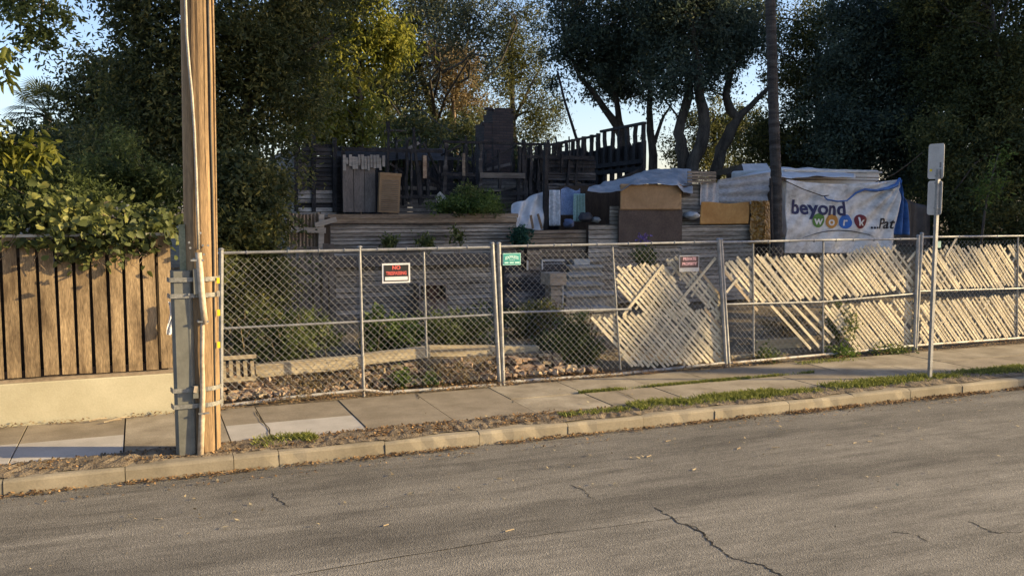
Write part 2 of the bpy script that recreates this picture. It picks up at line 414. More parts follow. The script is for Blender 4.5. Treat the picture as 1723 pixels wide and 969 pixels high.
# kerb stones
kj = [-60, -20, -8, -5.2, -3.2, -1.2, -.2, .77, 1.2, 2.27, 3.31, 4.36, 5.33, 6.31, 7.41, 8.44, 9.4, 10.33, 11.4, 12.4, 13.4, 14.4, 15.5, 16.6, 18, 21, 26, 34, 50, 110]
kb = MB(); rnd = random.Random(4)
for i in range(len(kj) - 1):
    x0, x1 = kj[i] + .0035, kj[i + 1] - .0035
    n = max(2, int((x1 - x0) / .12)) if x1 - x0 < 4 else 2
    dy, dz = rnd.uniform(-.006, .006), rnd.uniform(-.005, .004)
    prof = [(0, -.2), (.0, -.03), (.012, -.012), (.035, .0), (.15, .004), (.15, -.2)]
    vs = []
    for k in range(n + 1):
        x = x0 + (x1 - x0) * k / n
        chip = rnd.random() < .12
        for j, (yy, zz) in enumerate(prof):
            e = rnd.uniform(-.003, .003) if 0 < j < 5 else 0
            if chip and j in (1, 2): e = .012
            if k in (0, n) and j in (2, 3): e -= .006
            vs.append((x, 9.0 + yy + dy + abs(e), zz + dz - (abs(e) if j in (2, 3) else 0)))
    K = len(prof)
    fs = [(k * K + j, (k + 1) * K + j, (k + 1) * K + j + 1, k * K + j + 1) for k in range(n) for j in range(K - 1)]
    fs += [tuple(range(K))[::-1], tuple(n * K + j for j in range(K))]
    kb.add(vs, [tuple(reversed(f)) for f in fs])
tag(kb.build('kerb', M['kerb']), kind='structure')

# sidewalk slabs between the joints
sx = [-60, -30, -12, -8.2, -5.2, -4.2, -3.2, -2.2, -1.22, -.22, .8, 1.22, 2.23, 3.23, 4.25, 5.27, 6.3, 7.3, 8.4, 9.45, 10.5, 11.5, 12.6, 13.6, 14.7, 15.8, 17, 19, 22, 26, 34, 50, 110]
sw = MB(); rnd = random.Random(12)
sw.cur = 3; sw.box(-60, 110, 9.16, 11.32, -.2, -.028)
for i in range(len(sx) - 1):
    x0, x1 = sx[i] + .007, sx[i + 1] - .007
    right = sx[i] >= 4.2
    ys = [(9.56, 11.2)] if not right else [(9.60, 10.42), (10.434, 11.26)]
    for (y0, y1) in ys:
        sw.cur = rnd.choice([0, 0, 1])
        z = rnd.uniform(-.006, .004)
        if -2.3 < sx[i] < -.3 or (.7 < sx[i] < 2.0):   # pale repaired strip along the outer half
            ym = 10.36 if sx[i] < 0 else 10.34
            sw.cur = 2; sw.box(x0, x1, y0, ym, -.03, z); sw.cur = 1; sw.box(x0, x1, ym + .004, y1, -.03, z)
        else:
            sw.box(x0, x1, y0, y1, -.03, z)
ribs = []
tag(sw.build('sidewalk', [M['conc'], M['conc2'], M['concpale'], M['crack']]), kind='structure')
sc = MB()
for k, (p, q) in enumerate([((430, 692), (462, 745)), ((1020, 650), (1110, 690)), ((700, 662), (705, 672))]):
    a = G(*p); b = G(*q); ribbon(sc, jag((a.x, a.y), (b.x, b.y), 14, .02, 0, 60 + k, .008), .014, k)
tag(sc.build('sidewalk_crack', M['crack']), kind='structure')

# verge: rough dirt between kerb and walk
def verge(u, v):
    x = -30 + 90 * u; y = 9.085 + .03 * math.sin(x * 2.3) + .02 * math.sin(x * 7) + .49 * v
    return (x, y, (.004 if v == 0 else .006) + .016 * math.sin(v * math.pi) + random.uniform(-.008, .012))
vg = MB().grid(verge, 1500, 5)
tag(vg.build('verge', M['dirt']), kind='structure')

# the lot behind the fence: rises behind the low wall, then the terrace
def lotz(x, y):
    def sm(a, b, t):
        t = max(0, min(1, (t - a) / (b - a))); return t * t * (3 - 2 * t)
    z = -.06 + .10 * sm(11.7, 12.1, y)
    z += .24 * sm(12.2, 12.8, y) * (1 - .5 * sm(5, 9, x))
    z += 1.0 * sm(17.75, 18.0, y) + 0.3 * sm(24, 40, y)
    return z + .02 * math.sin(x * 3.1 + y * 2.3) * sm(11.6, 13, y)
lg = MB()
ysamp = [11.2 + .1 * i for i in range(20)] + [13.2 + .35 * i for i in range(13)] + [17.7, 17.8, 17.9, 18.0, 18.2] + [19 + 2 * i for i in range(14)] + [60, 90, 140]
xsamp = [-60, -40, -25, -16] + [-10 + .4 * i for i in range(95)] + [30, 36, 44, 60, 90]
vs = [(x, y, lotz(x, y) + random.uniform(-.012, .012)) for y in ysamp for x in xsamp]; nx = len(xsamp)
lg.add(vs, [(j * nx + i, j * nx + i + 1, (j + 1) * nx + i + 1, (j + 1) * nx + i) for j in range(len(ysamp) - 1) for i in range(nx - 1)])
tag(lg.build('ground', M['lot'], smooth=True), kind='structure')

# ================================================================== LEFT: plinth wall and board fence
M['stucco'] = mat('cream_stucco', (.40, .355, .235), (.50, .45, .31), 1.5, .9, bump=.25, bscale=60, fine=.06, dist=.004, c3=(.36, .33, .23))
rb = MB(); rb.box(-14, .33, 11.32, 11.52, -.1, .455)
o = tag(rb.build('retaining_wall', M['stucco'], origin=(-6, 11.4, 0)), 'low cream stucco wall under the wooden board fence', 'wall')
bv = o.modifiers.new('b', 'BEVEL'); bv.width = .012; bv.segments = 2
M['fenceboard'] = mat('weathered_fence_board', (.12, .08, .043), (.36, .255, .14), 2.6, .85, (2.6, 1, .55), .5, 26, c3=(.43, .34, .21), fine=.3, dist=.006)
M['fencedark'] = mat('old_backing_board', (.03, .022, .015), (.07, .05, .035), 4, .9, (1.5, 1, .3), .5)  # dark tone puts gap shade into backings and siding cores; also dark trim
bf = thing('board_fence', 'brown weathered board fence with dark gaps on cream wall, left of the pole', 'fence', (-6, 11.45, .46))
fb = MB(); rnd = random.Random(3); x = .325
while x > -13:
    w = rnd.uniform(.132, .15)
    fb.rbox((x - w / 2, 11.385 + rnd.uniform(-.004, .004), 1.29), (w, .02, 1.56 + rnd.uniform(-.02, .02)), (rnd.uniform(-.004, .004), rnd.uniform(-.007, .007), 0))
    x -= w + .036
fb.build('boards', M['fenceboard'], bf)
bb = MB(); x = .25
while x > -13.5: bb.box(x - .225, x, 11.46, 11.475, .47, 2.04); x -= .232
bb.build('backing_boards', M['fencedark'], bf)
MB().box(-13.5, .262, 11.40, 11.457, .49, .58).box(-13.5, .262, 11.40, 11.457, 1.85, 1.94).build('rails', M['fencedark'], bf)
MB().box(-13.5, .33, 11.34, 11.5, .457, .49).build('sill_board', mat('sill_board', (.20, .15, .10), (.32, .25, .17), 4, .85, (.4, 1, 1), .3), bf)
MB().box(-13.5, .33, 11.35, 11.50, 2.075, 2.105).build('cap_board', M['whiteboard'], bf)

# vine over the fence
L_ivy = leafmat('vine_leaf', (.045, .058, .02), (.11, .13, .038), (.30, .29, .09), .4)
vt = thing('climbing_vine', 'broad leaved green vine draped over the top of the board fence', 'vine', (-1, 11.6, 2.1))
rng = np.random.default_rng(5)
bl = []
for px, top, bot in [(-60, 320, 410), (10, 335, 400), (60, 328, 395), (110, 335, 425), (160, 340, 440), (200, 345, 425), (240, 350, 400), (285, 352, 395)]:
    c = P(px, (top + bot) / 2, 11.55); k = 1 / ppm(c)
    bl.append((c, 34 * k, .32, (bot - top) / 2 * k * 1.05, 1 * (bot - top)))
pts, tone, C = clumps(bl, 300, 10, .13, 5, .6)
keep = ~((pts[:, 1] > 11.36) & (pts[:, 1] < 11.5) & (pts[:, 2] < 2.08)); pts = pts[keep]; tone = tone[keep]
low = (pts[:, 2] < 2.05); pts[low, 1] = np.minimum(pts[low, 1], 11.33)
leaves('leaves', pts, tone, .076, .85, L_ivy, vt, .6, 'broad', 5, face=(.2, -.6, .45), vary=.5)
vs_ = MB(); rnd = random.Random(9)
for i in range(26):
    x0 = rnd.uniform(-2.6, .25); q = [Vector((x0, 11.34, 2.12))]
    for k in range(6): q.append(q[-1] + Vector((rnd.uniform(-.08, .08), rnd.uniform(-.015, .008), -rnd.uniform(.03, .09))))
    vs_.tube(q, .004, 4)
for i in range(10):
    x0 = rnd.uniform(-2.6, 0); q = [Vector((x0, 11.55, 1.9))]
    for k in range(6): q.append(q[-1] + Vector((rnd.uniform(-.25, .25), rnd.uniform(-.05, .05), rnd.uniform(.02, .12))))
    vs_.tube(q, .008, 5)
vs_.build('stems', M['bark_tan'], vt)

# ================================================================== UTILITY POLE
pole_c = G(346, 768); PB = Vector((pole_c.x, 9.36, 0))
M['pole'] = mat('utility_pole_wood', (.16, .102, .052), (.29, .19, .098), 2.4, .8, (6, 6, .35), .45, 34, c3=(.35, .24, .13), lo=.34, hi=.6, fine=.32, dist=.008)
up_ = thing('utility_pole', 'tall brown wooden utility pole standing at the kerb', 'utility pole', PB)
top = P(330, 0, 9.36)
def pol(z):      # pole axis
    return PB + Vector(((top.x - PB.x) * z / top.z, 0, z))
pl = MB(); n = 40; zs = [-.3 + i * .35 for i in range(31)]
vs = []; rnd = random.Random(2); prof = [1 + .012 * rnd.uniform(-1, 1) - (.02 if k in (4, 17, 29) else 0) for k in range(n)]
for z in zs:
    c = pol(z); r = .160 - .0035 * z
    for k in range(n):
        a = 2 * math.pi * k / n; rr = r * (prof[(k + int(z * .4)) % n] if False else prof[k]) * (1 + .006 * rnd.uniform(-1, 1)); vs.append((c.x + rr * math.cos(a), c.y + rr * math.sin(a), z))
pl.add(vs, [(i * n + k, i * n + (k + 1) % n, (i + 1) * n + (k + 1) % n, (i + 1) * n + k) for i in range(len(zs) - 1) for k in range(n)])
pl.add([vs[-n + k] for k in range(n)], [tuple(range(n))])
pl.build('shaft', M['pole'], up_)
# deep drying checks: thin dark splits
ck = MB()
for ang, z0, z1, w in [(-112, 1.9, 6, .008), (-88, .3, 2.2, .006), (-70, 2.6, 7, .007), (-100, 3.6, 8, .007), (-60, .1, 1.5, .005), (-125, .2, 1.2, .005), (-48, 1.2, 3.4, .004)]:
    pts = []; rnd = random.Random(int(z0 * 10)); a = R(ang)
    N = int((z1 - z0) / .08)
    for i in range(N + 1):
        z = z0 + (z1 - z0) * i / N; a += rnd.uniform(-.012, .012); r = .1585 - .0035 * z; c = pol(z)
        pts.append((Vector((c.x + r * math.cos(a), c.y + r * math.sin(a), z)), a))
    v2 = []
    for i, (p, a) in enumerate(pts):
        t = Vector((-math.sin(a), math.cos(a), 0)) * w * .5 * (0.1 + math.sin(math.pi * i / N) ** .5) * rnd.uniform(.5, 1.2); o3 = Vector((math.cos(a), math.sin(a), 0)) * .004
        v2 += [p - t + o3, p + t + o3]
    ck.add(v2, [(2 * i, 2 * i + 1, 2 * i + 3, 2 * i + 2) for i in range(N)])
ck.build('drying_cracks', mat('crack_dark', (.02, .012, .006), (.05, .03, .015), 10, .9), up_)
def side(ang, z, r=.17):
    c = pol(z); a = R(ang); return Vector((c.x + r * math.cos(a), c.y + r * math.sin(a), z))
# grey U guard on the left
M['guard'] = mat('grey_guard_paint', (.115, .112, .092), (.18, .175, .145), 3, .6, bump=.1, fine=.08)
x0 = P(291, 600, 9.3).x; x1 = P(327, 600, 9.3).x
ztop = P(310, 455, 9.3).z
gd = MB(); gx = (x0 + x1) / 2; gw = (x1 - x0) / 2
def ushape(mb, cx, w, y0, y1, z0, z1):
    pr = [(-w, y1), (-w, y0 + .03), (-w * .72, y0), (w * .45, y0), (w * .6, y0 - .004), (w * .75, y0), (w, y0 + .03), (w, y1)]
    N = len(pr); v = [(cx + a, b, z) for z in (z0, z1) for a, b in pr]
    mb.add(v, [(i, i + 1, N + i + 1, N + i) for i in range(N - 1)] + [tuple(range(N)), tuple(range(2 * N - 1, N - 1, -1))])
ushape(gd, gx, gw, 9.20, 9.38, -.02, ztop)
go = gd.build('cable_guard', M['guard'], up_)
gt = MB(); xa = P(307, 420, 9.33).x
gt.box(xa - .028, xa + .028, 9.29, 9.35, ztop, P(308, 378, 9.3).z)
gt.build('guard_extension', mat('extension_green', (.16, .17, .10), (.26, .26, .17), 5, .6), up_)
for py in (470, 497, 655, 682):
    z = P(330, py, 9.2).z; st = MB()
    v = [Vector((gx - gw - .03, 9.30, z)), Vector((gx - gw - .012, 9.188, z)), Vector((gx + gw + .01, 9.188, z))] + [side(a, z, .172) for a in range(-110, 20, 15)]
    for i in range(len(v) - 1): st.bar(v[i], v[i + 1], .008, .042, side=(0, 0, 1))
    st.build('strap', mat('strap_metal', (.17, .165, .145), (.27, .26, .23), 6, .55, metal=.3), up_)
for py, px in ((470, 330), (655, 329)):
    z = P(px, py, 9.2).z; x = P(px, py, 9.18).x
    MB().rbox((x, 9.19, z - .02), (.05, .06, .24 if py < 500 else .12)).build('bracket', M['guard'], up_)
# conduit: narrow cable above, fatter tube from y 430 to 545, then ribbed down
def cpt(px, py, Y): return P(px, py, Y)
upc = [cpt(px, py, 9.175) for px, py in ((312, -60), (312, 0), (314, 60), (318, 110), (323, 160), (327, 220), (330, 290), (332, 350), (334, 420))]
MB().tube(upc, .013, 8).build('cable', mat('white_cable', (.27, .24, .19), (.40, .36, .29), 8, .5, bump=.05), up_, smooth=True)
fat = [cpt(px, py, 9.17) for px, py in ((334, 425), (336, 450), (339, 490), (342, 520), (345, 545))]
MB().tube(fat, .031, 12).build('conduit', mat('pvc_conduit', (.34, .26, .17), (.50, .41, .30), 3, .45, bump=.05), up_, smooth=True)
lowp = [cpt(px, py, 9.175) for px, py in ((341, 540), (340, 600), (341, 660), (339, 720), (337, 775))]
MB().tube(lowp, [.02, .022, .026, .03, .032], 10).build('conduit', MATS['pvc_conduit'], up_, smooth=True)
blk = [cpt(px, py, 9.24) for px, py in ((349, -40), (351, 60), (353, 130), (354, 220), (357, 320), (359, 420), (360, 520), (361, 640), (364, 775))]
MB().tube(blk, .011, 7).build('cable', mat('black_cable', (.02, .018, .016), (.05, .045, .04), 8, .5, bump=.05), up_, smooth=True)
rc = [cpt(px, py, 9.30) for px, py in ((357, -40), (360, 100), (362, 250), (364, 400), (366, 520), (366, 640), (368, 775))]
MB().tube(rc, .011, 7).build('conduit', mat('brown_moulding', (.17, .11, .055), (.30, .20, .11), 4, .7, bump=.1), up_, smooth=True)
yl = mat('yellow_reflector', (.75, .55, .02), (.85, .65, .03), 5, .4, bump=0, fine=.02)
for px, py, h in ((367, 472, .05), (367, 494, .05), (368, 526, .045), (368, 580, .045)):
    p = P(px, py, 9.24)
    MB().rbox(p, (.028, .02, .055 if h == .05 else .06)).build('reflector_tag', yl if py != 494 else MATS['white_cable'], up_)
for px, py in ((318, 408), (320, 417), (341, 413), (350, 413), (343, 428), (326, 436), (333, 540), (318, 495), (337, 392)):
    p = P(px, py, 9.185); MB().tube([p, p + Vector((0, -.02, 0))], .011, 8).build('bolt', M['galv'], up_)
for px, py, w, h in ((332, 438, .12, .018), (342, 541, .10, .015), (343, 695, .10, .015)):
    p = P(px, py, 9.155); MB().rbox(p, (w, .02, h)).build('pipe_clamp', M['galv'], up_)
dl = MB(); dl.rbox(P(329, 655, 9.15), (.03, .02, .06), (0, .2, 0)); dl.build('warning_plate', MATS['pvc_conduit'], up_)

# white cloth between wall and pole
def clf(u, v): 
    p = P(283 + 9 * u + 3 * math.sin(v * 5), 508 + 55 * v, 11.28); return p + Vector((0, .02 * math.sin(u * 9 + v * 6), 0))
tag(MB().grid(clf, 6, 10, .006).build('rag', mat('white_cloth', (.5, .5, .5), (.7, .7, .7), 6, .9), origin=P(287, 560, 11.28)), 'small white rag hanging at the end of the board fence', 'rag')

# ================================================================== SIGN POST
spb = G(1564, 638); spb.z = 0
sgn = thing('sign_post', 'grey metal sign post with two blank sign backs at the kerb', 'sign post', spb)
sp = MB(); tp = 2.43 + (345 - 292) / ppm(spb)
sp.rbox((spb.x, spb.y, tp / 2), (.045, .045, tp + .1))
for i in range(60):
    z = .1 + i * .05
    if z < tp: pass
sp.build('post', M['galv'], sgn)
M['signback'] = mat('aluminium_sign_back', (.42, .40, .37), (.52, .50, .46), 5, .5, bump=.03, metal=.1, fine=.05)
def rrect(y0, y1, z0, z1, r, x, th, n=5):
    pts = []
    for cy, cz, a0 in ((y1 - r, z1 - r, 0), (y0 + r, z1 - r, 90), (y0 + r, z0 + r, 180), (y1 - r, z0 + r, 270)):
        for k in range(n + 1):
            a = R(a0 + 90 * k / n); pts.append((x, cy + r * math.cos(a), cz + r * math.sin(a)))
    return pts
def zz(py): return P(1570, py, spb.y).z
xs = spb.x + .025
plates = []
for (a, b, dx, hw) in ((241, 301, .0, .135), (304, 362, .004, .125)):
    th = .004
    pla = MB().poly(rrect(spb.y + .07 - hw, spb.y + .07 + hw, zz(b), zz(a), .04, xs + dx, 0), th, (1, 0, 0)).build('sign_plate', M['signback'], sgn); plates.append(pla)
st_ = MB(); st_.box(xs - .002, xs - .001, spb.y - .025, spb.y + .005, zz(282), zz(273)); st_.build('sticker', mat('grey_sticker', (.12, .12, .12), (.2, .2, .2), 60, .6, bump=0), plates[0])
MB().box(xs - .002, xs - .001, spb.y + .13, spb.y + .17, zz(288), zz(284)).build('sticker', yl, plates[0])
for z in (zz(296), zz(308), zz(350)): MB().rbox((spb.x, spb.y, z), (.06, .06, .025)).build('sign_bracket', M['galv'], sgn)

# ================================================================== CHAIN LINK FENCE
YF = 11.55
def wires(x0, x1, zb0, zb1, zt0, zt1, s=.105, w=.0042, seed=0):
    """diagonal woven wires clipped to a trapezoid; s = diamond width along X"""
    rnd = random.Random(seed); mb = MB()
    zb = lambda x: zb0 + (zb1 - zb0) * (x - x0) / (x1 - x0)
    zt = lambda x: zt0 + (zt1 - zt0) * (x - x0) / (x1 - x0)
    hmax = max(zt0, zt1) - min(zb0, zb1)
    for sg in (1, -1):
        k = -hmax - .2
        L0 = x1 - x0
        c = -hmax - s
        while c < L0 + hmax + s:
            # line: x = x0 + c + sg*(z - zmin)
            zm = min(zb0, zb1); seg = []
            N = 26; prev = None
            pts = []
            for i in range(N + 1):
                z = zm + (hmax) * i / N; x = x0 + c + sg * (z - zm)
                if x0 <= x <= x1 and zb(x) <= z <= zt(x): pts.append((x, z))
            if len(pts) >= 2:
                y = YF + sg * .003
                # slack wobble
                q = [Vector((px_ + .006 * math.sin(z_ * 5 + px_ * 3), y + .008 * math.sin(px_ * 2.1 + z_ * 2), z_ + .006 * math.sin(px_ * 4))) for px_, z_ in pts[::4] + [pts[-1]]]
                q2 = [q[0]]
                for t_ in q[1:]:
                    if (t_ - q2[-1]).length > .01: q2.append(t_)
                if len(q2) >= 2: mb.tube(q2, w / 2, 4, cap=False)
            c += s
    return mb
def panel(label, posts, top, bot, midr, inner, seed, rustbottom=False, mesh_hi=None):
    """posts: list of (px_top, py_top, px_bot, py_bot) ; rails as px lists"""
    A, B = posts[0], posts[-1]
    xa = P(A[2], A[3], YF).x; xb = P(B[2], B[3], YF).x
    base = Vector(((xa + xb) / 2, YF, 0))
    t = thing('chain_link_fence', label, 'fence', base, 'chain link fence sections along the sidewalk')
    for k, (px, py, qx, qy) in enumerate(posts):
        a = P(px, py - 6, YF - .0); b = P(qx, qy, YF); b.z = min(b.z, 0.0) - .1; 
        pm = MB(); pm.tube([b, a], .030 if k in (0, len(posts) - 1) else .019, 10)
        pm.tube([a, a + Vector((0, 0, .02))], [.04, .02], 10)
        pm.build('post', M['galv'], t, smooth=False)
    for (px, py, qx, qy) in inner:
        MB().tube([P(qx, qy, YF + .035), P(px, py, YF + .035)], .015, 8).build('brace_post', M['galv'], t)
    MB().tube([P(*p, YF - .0) for p in top], .018, 8).build('top_rail', M['galv'], t)
    if midr:
        for mr_ in midr: MB().tube([P(*p, YF + .012) for p in mr_], .015, 8).build('middle_rail', M['galv'], t)
    MB().tube([P(*p, YF - .0) for p in bot], .022, 8).build('bottom_rail', M['galvr'], t)
    rnd = random.Random(seed)
    a, b = P(*top[0], YF), P(*top[-1], YF)
    for i in range(1, 9):
        p = a.lerp(b, i / 9 + rnd.uniform(-.02, .02)); MB().tube([p + Vector((-.006, 0, 0)), p + Vector((.006, 0, 0))], .026, 8).build('wire_tie', M['wire'], t)
    a0, a1 = P(*top[0], YF), P(*top[-1], YF); b0, b1 = P(*bot[0], YF), P(*bot[-1], YF)
    wires(xa + .02, xb - .02, b0.z, b1.z, a0.z, a1.z, .092, .0036, seed).build('chain_link_mesh', M['wire'], t)
    return t
pA = panel('chain link fence section beside the wooden pole, with NO TRESPASSING sign', [(372, 426, 371, 683), (605, 422, 612, 655), (828, 416, 841, 645)],
      [(366, 426), (600, 421), (828, 416)], [(366, 684), (490, 668), (613, 656), (650, 660), (838, 647)], [[(366, 553), (608, 541)], [(608, 541), (834, 529)]], [(713, 424, 718, 600)], 1)
pB = panel('chain link gate section half filled with diagonal slats', [(839, 416, 847, 645), (1209, 409, 1222, 612)],
      [(836, 415), (1030, 411), (1209, 407)], [(845, 643), (1030, 630), (1130, 620), (1222, 610)], [[(843, 526), (1062, 520)]], [(1030, 413, 1044, 622)], 2)
pC = panel('chain link section with broken slat gap between gate and far post', [(1213, 409, 1227, 612), (1545, 403, 1538, 584)],
      [(1212, 408), (1380, 404), (1545, 402)], [(1224, 611), (1380, 597), (1540, 581)], [[(1220, 512), (1380, 508), (1540, 494)]], [(1267, 410, 1268, 600), (1385, 404, 1385, 594)], 3)
pD = panel('rightmost chain link section fully backed by diagonal slats', [(1551, 399, 1541, 584), (1870, 396, 1862, 562), (2080, 394, 2075, 548)],
      [(1551, 399), (1723, 397), (2080, 395)], [(1541, 581), (1723, 568), (2080, 549)], [[(1546, 490), (1723, 485), (2080, 476)]], [(1713, 397, 1711, 570)], 4)

# lattice slats
M['slat'] = mat('lattice_slat_wood', (.54, .46, .31), (.71, .61, .43), 5, .8, bump=.3, bscale=40, fine=.14, c3=(.76, .67, .49))
M['slat2'] = mat('lattice_slat_wood_rusty', (.44, .30, .16), (.60, .48, .32), 5, .8, bump=.3, bscale=40, fine=.18)
M['slat3'] = mat('lattice_slat_grey', (.46, .39, .27), (.64, .56, .41), 6, .85, bump=.3, bscale=40, fine=.2)
def clip(poly, p, d):
    ts = []
    n = len(poly)
    for i in range(n):
        a, b = poly[i], poly[(i + 1) % n]; e = (b[0] - a[0], b[1] - a[1]); den = d[0] * e[1] - d[1] * e[0]
        if abs(den) < 1e-9: continue
        w = (a[0] - p[0], a[1] - p[1]); t = (w[0] * e[1] - w[1] * e[0]) / den; u = (w[0] * d[1] - w[1] * d[0]) / den
        if 0 <= u < 1: ts.append(t)
    ts.sort(); return [(ts[i], ts[i + 1]) for i in range(0, len(ts) - 1, 2)]
def lattice(name, label, poly, ang, sp, cang, csp, seed, gaps=.03, gr='diagonal lattice slats behind the chain link', jitter=.05, Y=11.60, w=.0385, cw=.038, cY=.012):
    W2 = [P(*p, Y) for p in poly]; q = [(p.x, p.z) for p in W2]
    cx = sum(a for a, b in q) / len(q); cz = sum(b for a, b in q) / len(q)
    t = thing(name, label, 'lattice', (cx, Y, min(b for a, b in q)), gr)
    rnd = random.Random(seed)
    mb = MB()
    for nm, an, s_, ww, dy in (('slats', ang, sp, w, 0), ('cross_slats', cang, csp, cw, cY)):
        an = R(an); d = (math.cos(an), math.sin(an)); nv = (-d[1], d[0])
        R0 = 4.5; k = -R0
        while k < R0:
            kk = k + rnd.uniform(-.006, .006); aa = an + rnd.uniform(-.014, .014); dd = (math.cos(aa), math.sin(aa))
            p = (cx + nv[0] * kk, cz + nv[1] * kk); k += s_ * rnd.uniform(.97, 1.03) 
            if rnd.random() < gaps: continue
            for t0, t1 in clip(q, p, dd):
                t0 += rnd.uniform(-jitter, jitter); t1 += rnd.uniform(-jitter, jitter)
                if t1 - t0 < .08: continue
                yy = Y + dy + rnd.uniform(-.003, .003)
                a = (p[0] + dd[0] * t0, yy + rnd.uniform(-.004, .004), p[1] + dd[1] * t0); b = (p[0] + dd[0] * t1, yy + rnd.uniform(-.004, .004), p[1] + dd[1] * t1)
                mb.cur = 1 if rnd.random() < .02 else 0
                mid = (Vector(a) + Vector(b)) / 2 + Vector((nv[0], 0, nv[1])) * rnd.uniform(-.006, .006) + Vector((0, rnd.uniform(-.004, .004), 0)); w3 = ww * rnd.uniform(.86, 1.08)
                q4 = rnd.random(); mb.cur = 1 if q4 < .025 else (2 if q4 < .22 else 0)
                mb.bar(a, mid, w3, .008); mb.bar(mid, b, w3, .008)
    mb.build('slats', [M['slat'], M['slat2'], M['slat3']], t)
    return t
lattice('lattice_panel', 'torn upper lattice piece behind the left of the gate', [(1042, 450), (1080, 443), (1120, 445), (1166, 522), (1146, 534), (1090, 534), (1037, 484), (1036, 460)], -46, .0605, 50, .16, 11, .06)
lattice('lattice_panel', 'narrow lattice strip behind the PRIVATE PROPERTY sign', [(1116, 438), (1138, 434), (1213, 496), (1213, 517), (1188, 520)], -45, .0605, 50, .16, 12, .08, Y=11.615)
lattice('lattice_panel', 'large lower lattice piece filling the bottom right of the gate', [(994, 536), (1062, 527), (1217, 518), (1226, 608), (1170, 613), (1066, 619)], -45, .0605, 50, .16, 13, .01)
lattice('lattice_panel', 'long upper lattice run between gate and middle of the fence', [(1217, 442), (1265, 430), (1345, 431), (1425, 430), (1462, 413), (1505, 412), (1540, 455), (1540, 489), (1500, 492), (1380, 503), (1272, 510), (1222, 463)], -45, .0605, 50, .16, 14, .015)
lattice('lattice_panel', 'lower lattice piece left of the far fence post, above the weeds', [(1380, 517), (1536, 504), (1540, 579), (1442, 593)], -45, .0605, 50, .16, 15, .06)
lattice('lattice_panel', 'upper lattice run on the rightmost fence section', [(1553, 418), (1700, 413), (2060, 412), (2060, 470), (1723, 481), (1550, 490)], -47, .0605, 52, .16, 16, .01)
lattice('lattice_panel', 'bottom lattice run on the rightmost fence section', [(1549, 508), (1723, 496), (2060, 484), (2060, 545), (1723, 564), (1546, 580)], -47, .0605, 52, .16, 17, .02)
def slat(label, p, q, m='slat', Y=11.60, w=.042):
    a, b = P(*p, Y), P(*q, Y)
    tag(MB().bar(a, b, w, .009).build('loose_slat', M[m], origin=(a + b) / 2), label, 'slat', 'loose slats hanging on the fence')
slat('rust stained slat hanging down left behind the third fence section', (1215, 452), (1275, 523), 'slat2')
slat('long slat slanting down alone, leftmost of the four in the gap', (1296, 512), (1364, 587))
slat('long slat slanting in the gap, second of four from the left', (1314, 511), (1379, 584), Y=11.605)
slat('long slat slanting in the gap, third of four from the left', (1331, 510), (1396, 576), Y=11.6)
slat('long slat slanting in the gap, rightmost of the four', (1346, 507), (1404, 568), Y=11.605)
slat('pale slat leaning up right across the gate, beside the torn lattice', (1049, 530), (1116, 446), Y=11.582)
slat('pale slat leaning up right under the private property sign', (1140, 512), (1204, 434), Y=11.582)
slat('short pale slat tilted up right next to the gate post', (1222, 492), (1240, 470), Y=11.58)
slat('short slat tilted across the top right of the third section', (1527, 440), (1542, 423), Y=11.58)
slat('slat tilted over the top of the rightmost section', (1592, 432), (1610, 400), Y=11.585)
slat('weathered slat leaning behind the gate post, beside the private property sign', (1165, 440), (1213, 500), 'slat2', Y=11.63)

# ------------------------------------------------------------------ text
def text_mesh(body, size, m, name, parent, loc, ext=.001, bold=0, shear=0, sx=1., warp=None, align='CENTER', space=1., cut=None):
    cu = bpy.data.curves.new('t', 'FONT'); cu.body = body; cu.size = size; cu.extrude = ext; cu.offset = bold; cu.shear = shear
    cu.align_x = align; cu.align_y = 'CENTER'; cu.space_character = space; cu.resolution_u = 4
    to = bpy.data.objects.new('t', cu); COL.objects.link(to)
    bpy.context.view_layer.update()
    me = bpy.data.meshes.new_from_object(to.evaluated_get(bpy.context.evaluated_depsgraph_get()))
    bpy.data.objects.remove(to); bpy.data.curves.remove(cu)
    bm = bmesh.new(); bm.from_mesh(me); bpy.data.meshes.remove(me)
    if cut:
        xs_ = [v.co.x for v in bm.verts]; ys_ = [v.co.y for v in bm.verts]
        c = min(xs_)
        while c < max(xs_):
            bmesh.ops.bisect_plane(bm, geom=bm.verts[:] + bm.edges[:] + bm.faces[:], plane_co=(c, 0, 0), plane_no=(1, 0, 0)); c += cut
        c = min(ys_)
        while c < max(ys_):
            bmesh.ops.bisect_plane(bm, geom=bm.verts[:] + bm.edges[:] + bm.faces[:], plane_co=(0, c, 0), plane_no=(0, 1, 0)); c += cut
    me = bpy.data.meshes.new(name)
    off = Vector((0, 0, 0)); q = parent
    while q is not None: off += Vector(q.location); q = q.parent
    for v in bm.verts:
        x, y, z = v.co.x * sx, v.co.y, v.co.z
        w = warp(x, y, z) if warp else Vector((loc[0] + x, loc[1] - z, loc[2] + y))
        v.co = w - off
    bm.to_mesh(me); bm.free(); me.materials.append(m)
    o = bpy.data.objects.new(name, me); COL.objects.link(o)
    if parent is not None: o.parent = parent
    return o
def flat(name, c): return mat(name, tuple(.88 * k for k in c), c, 8, .6, bump=0, fine=.08)
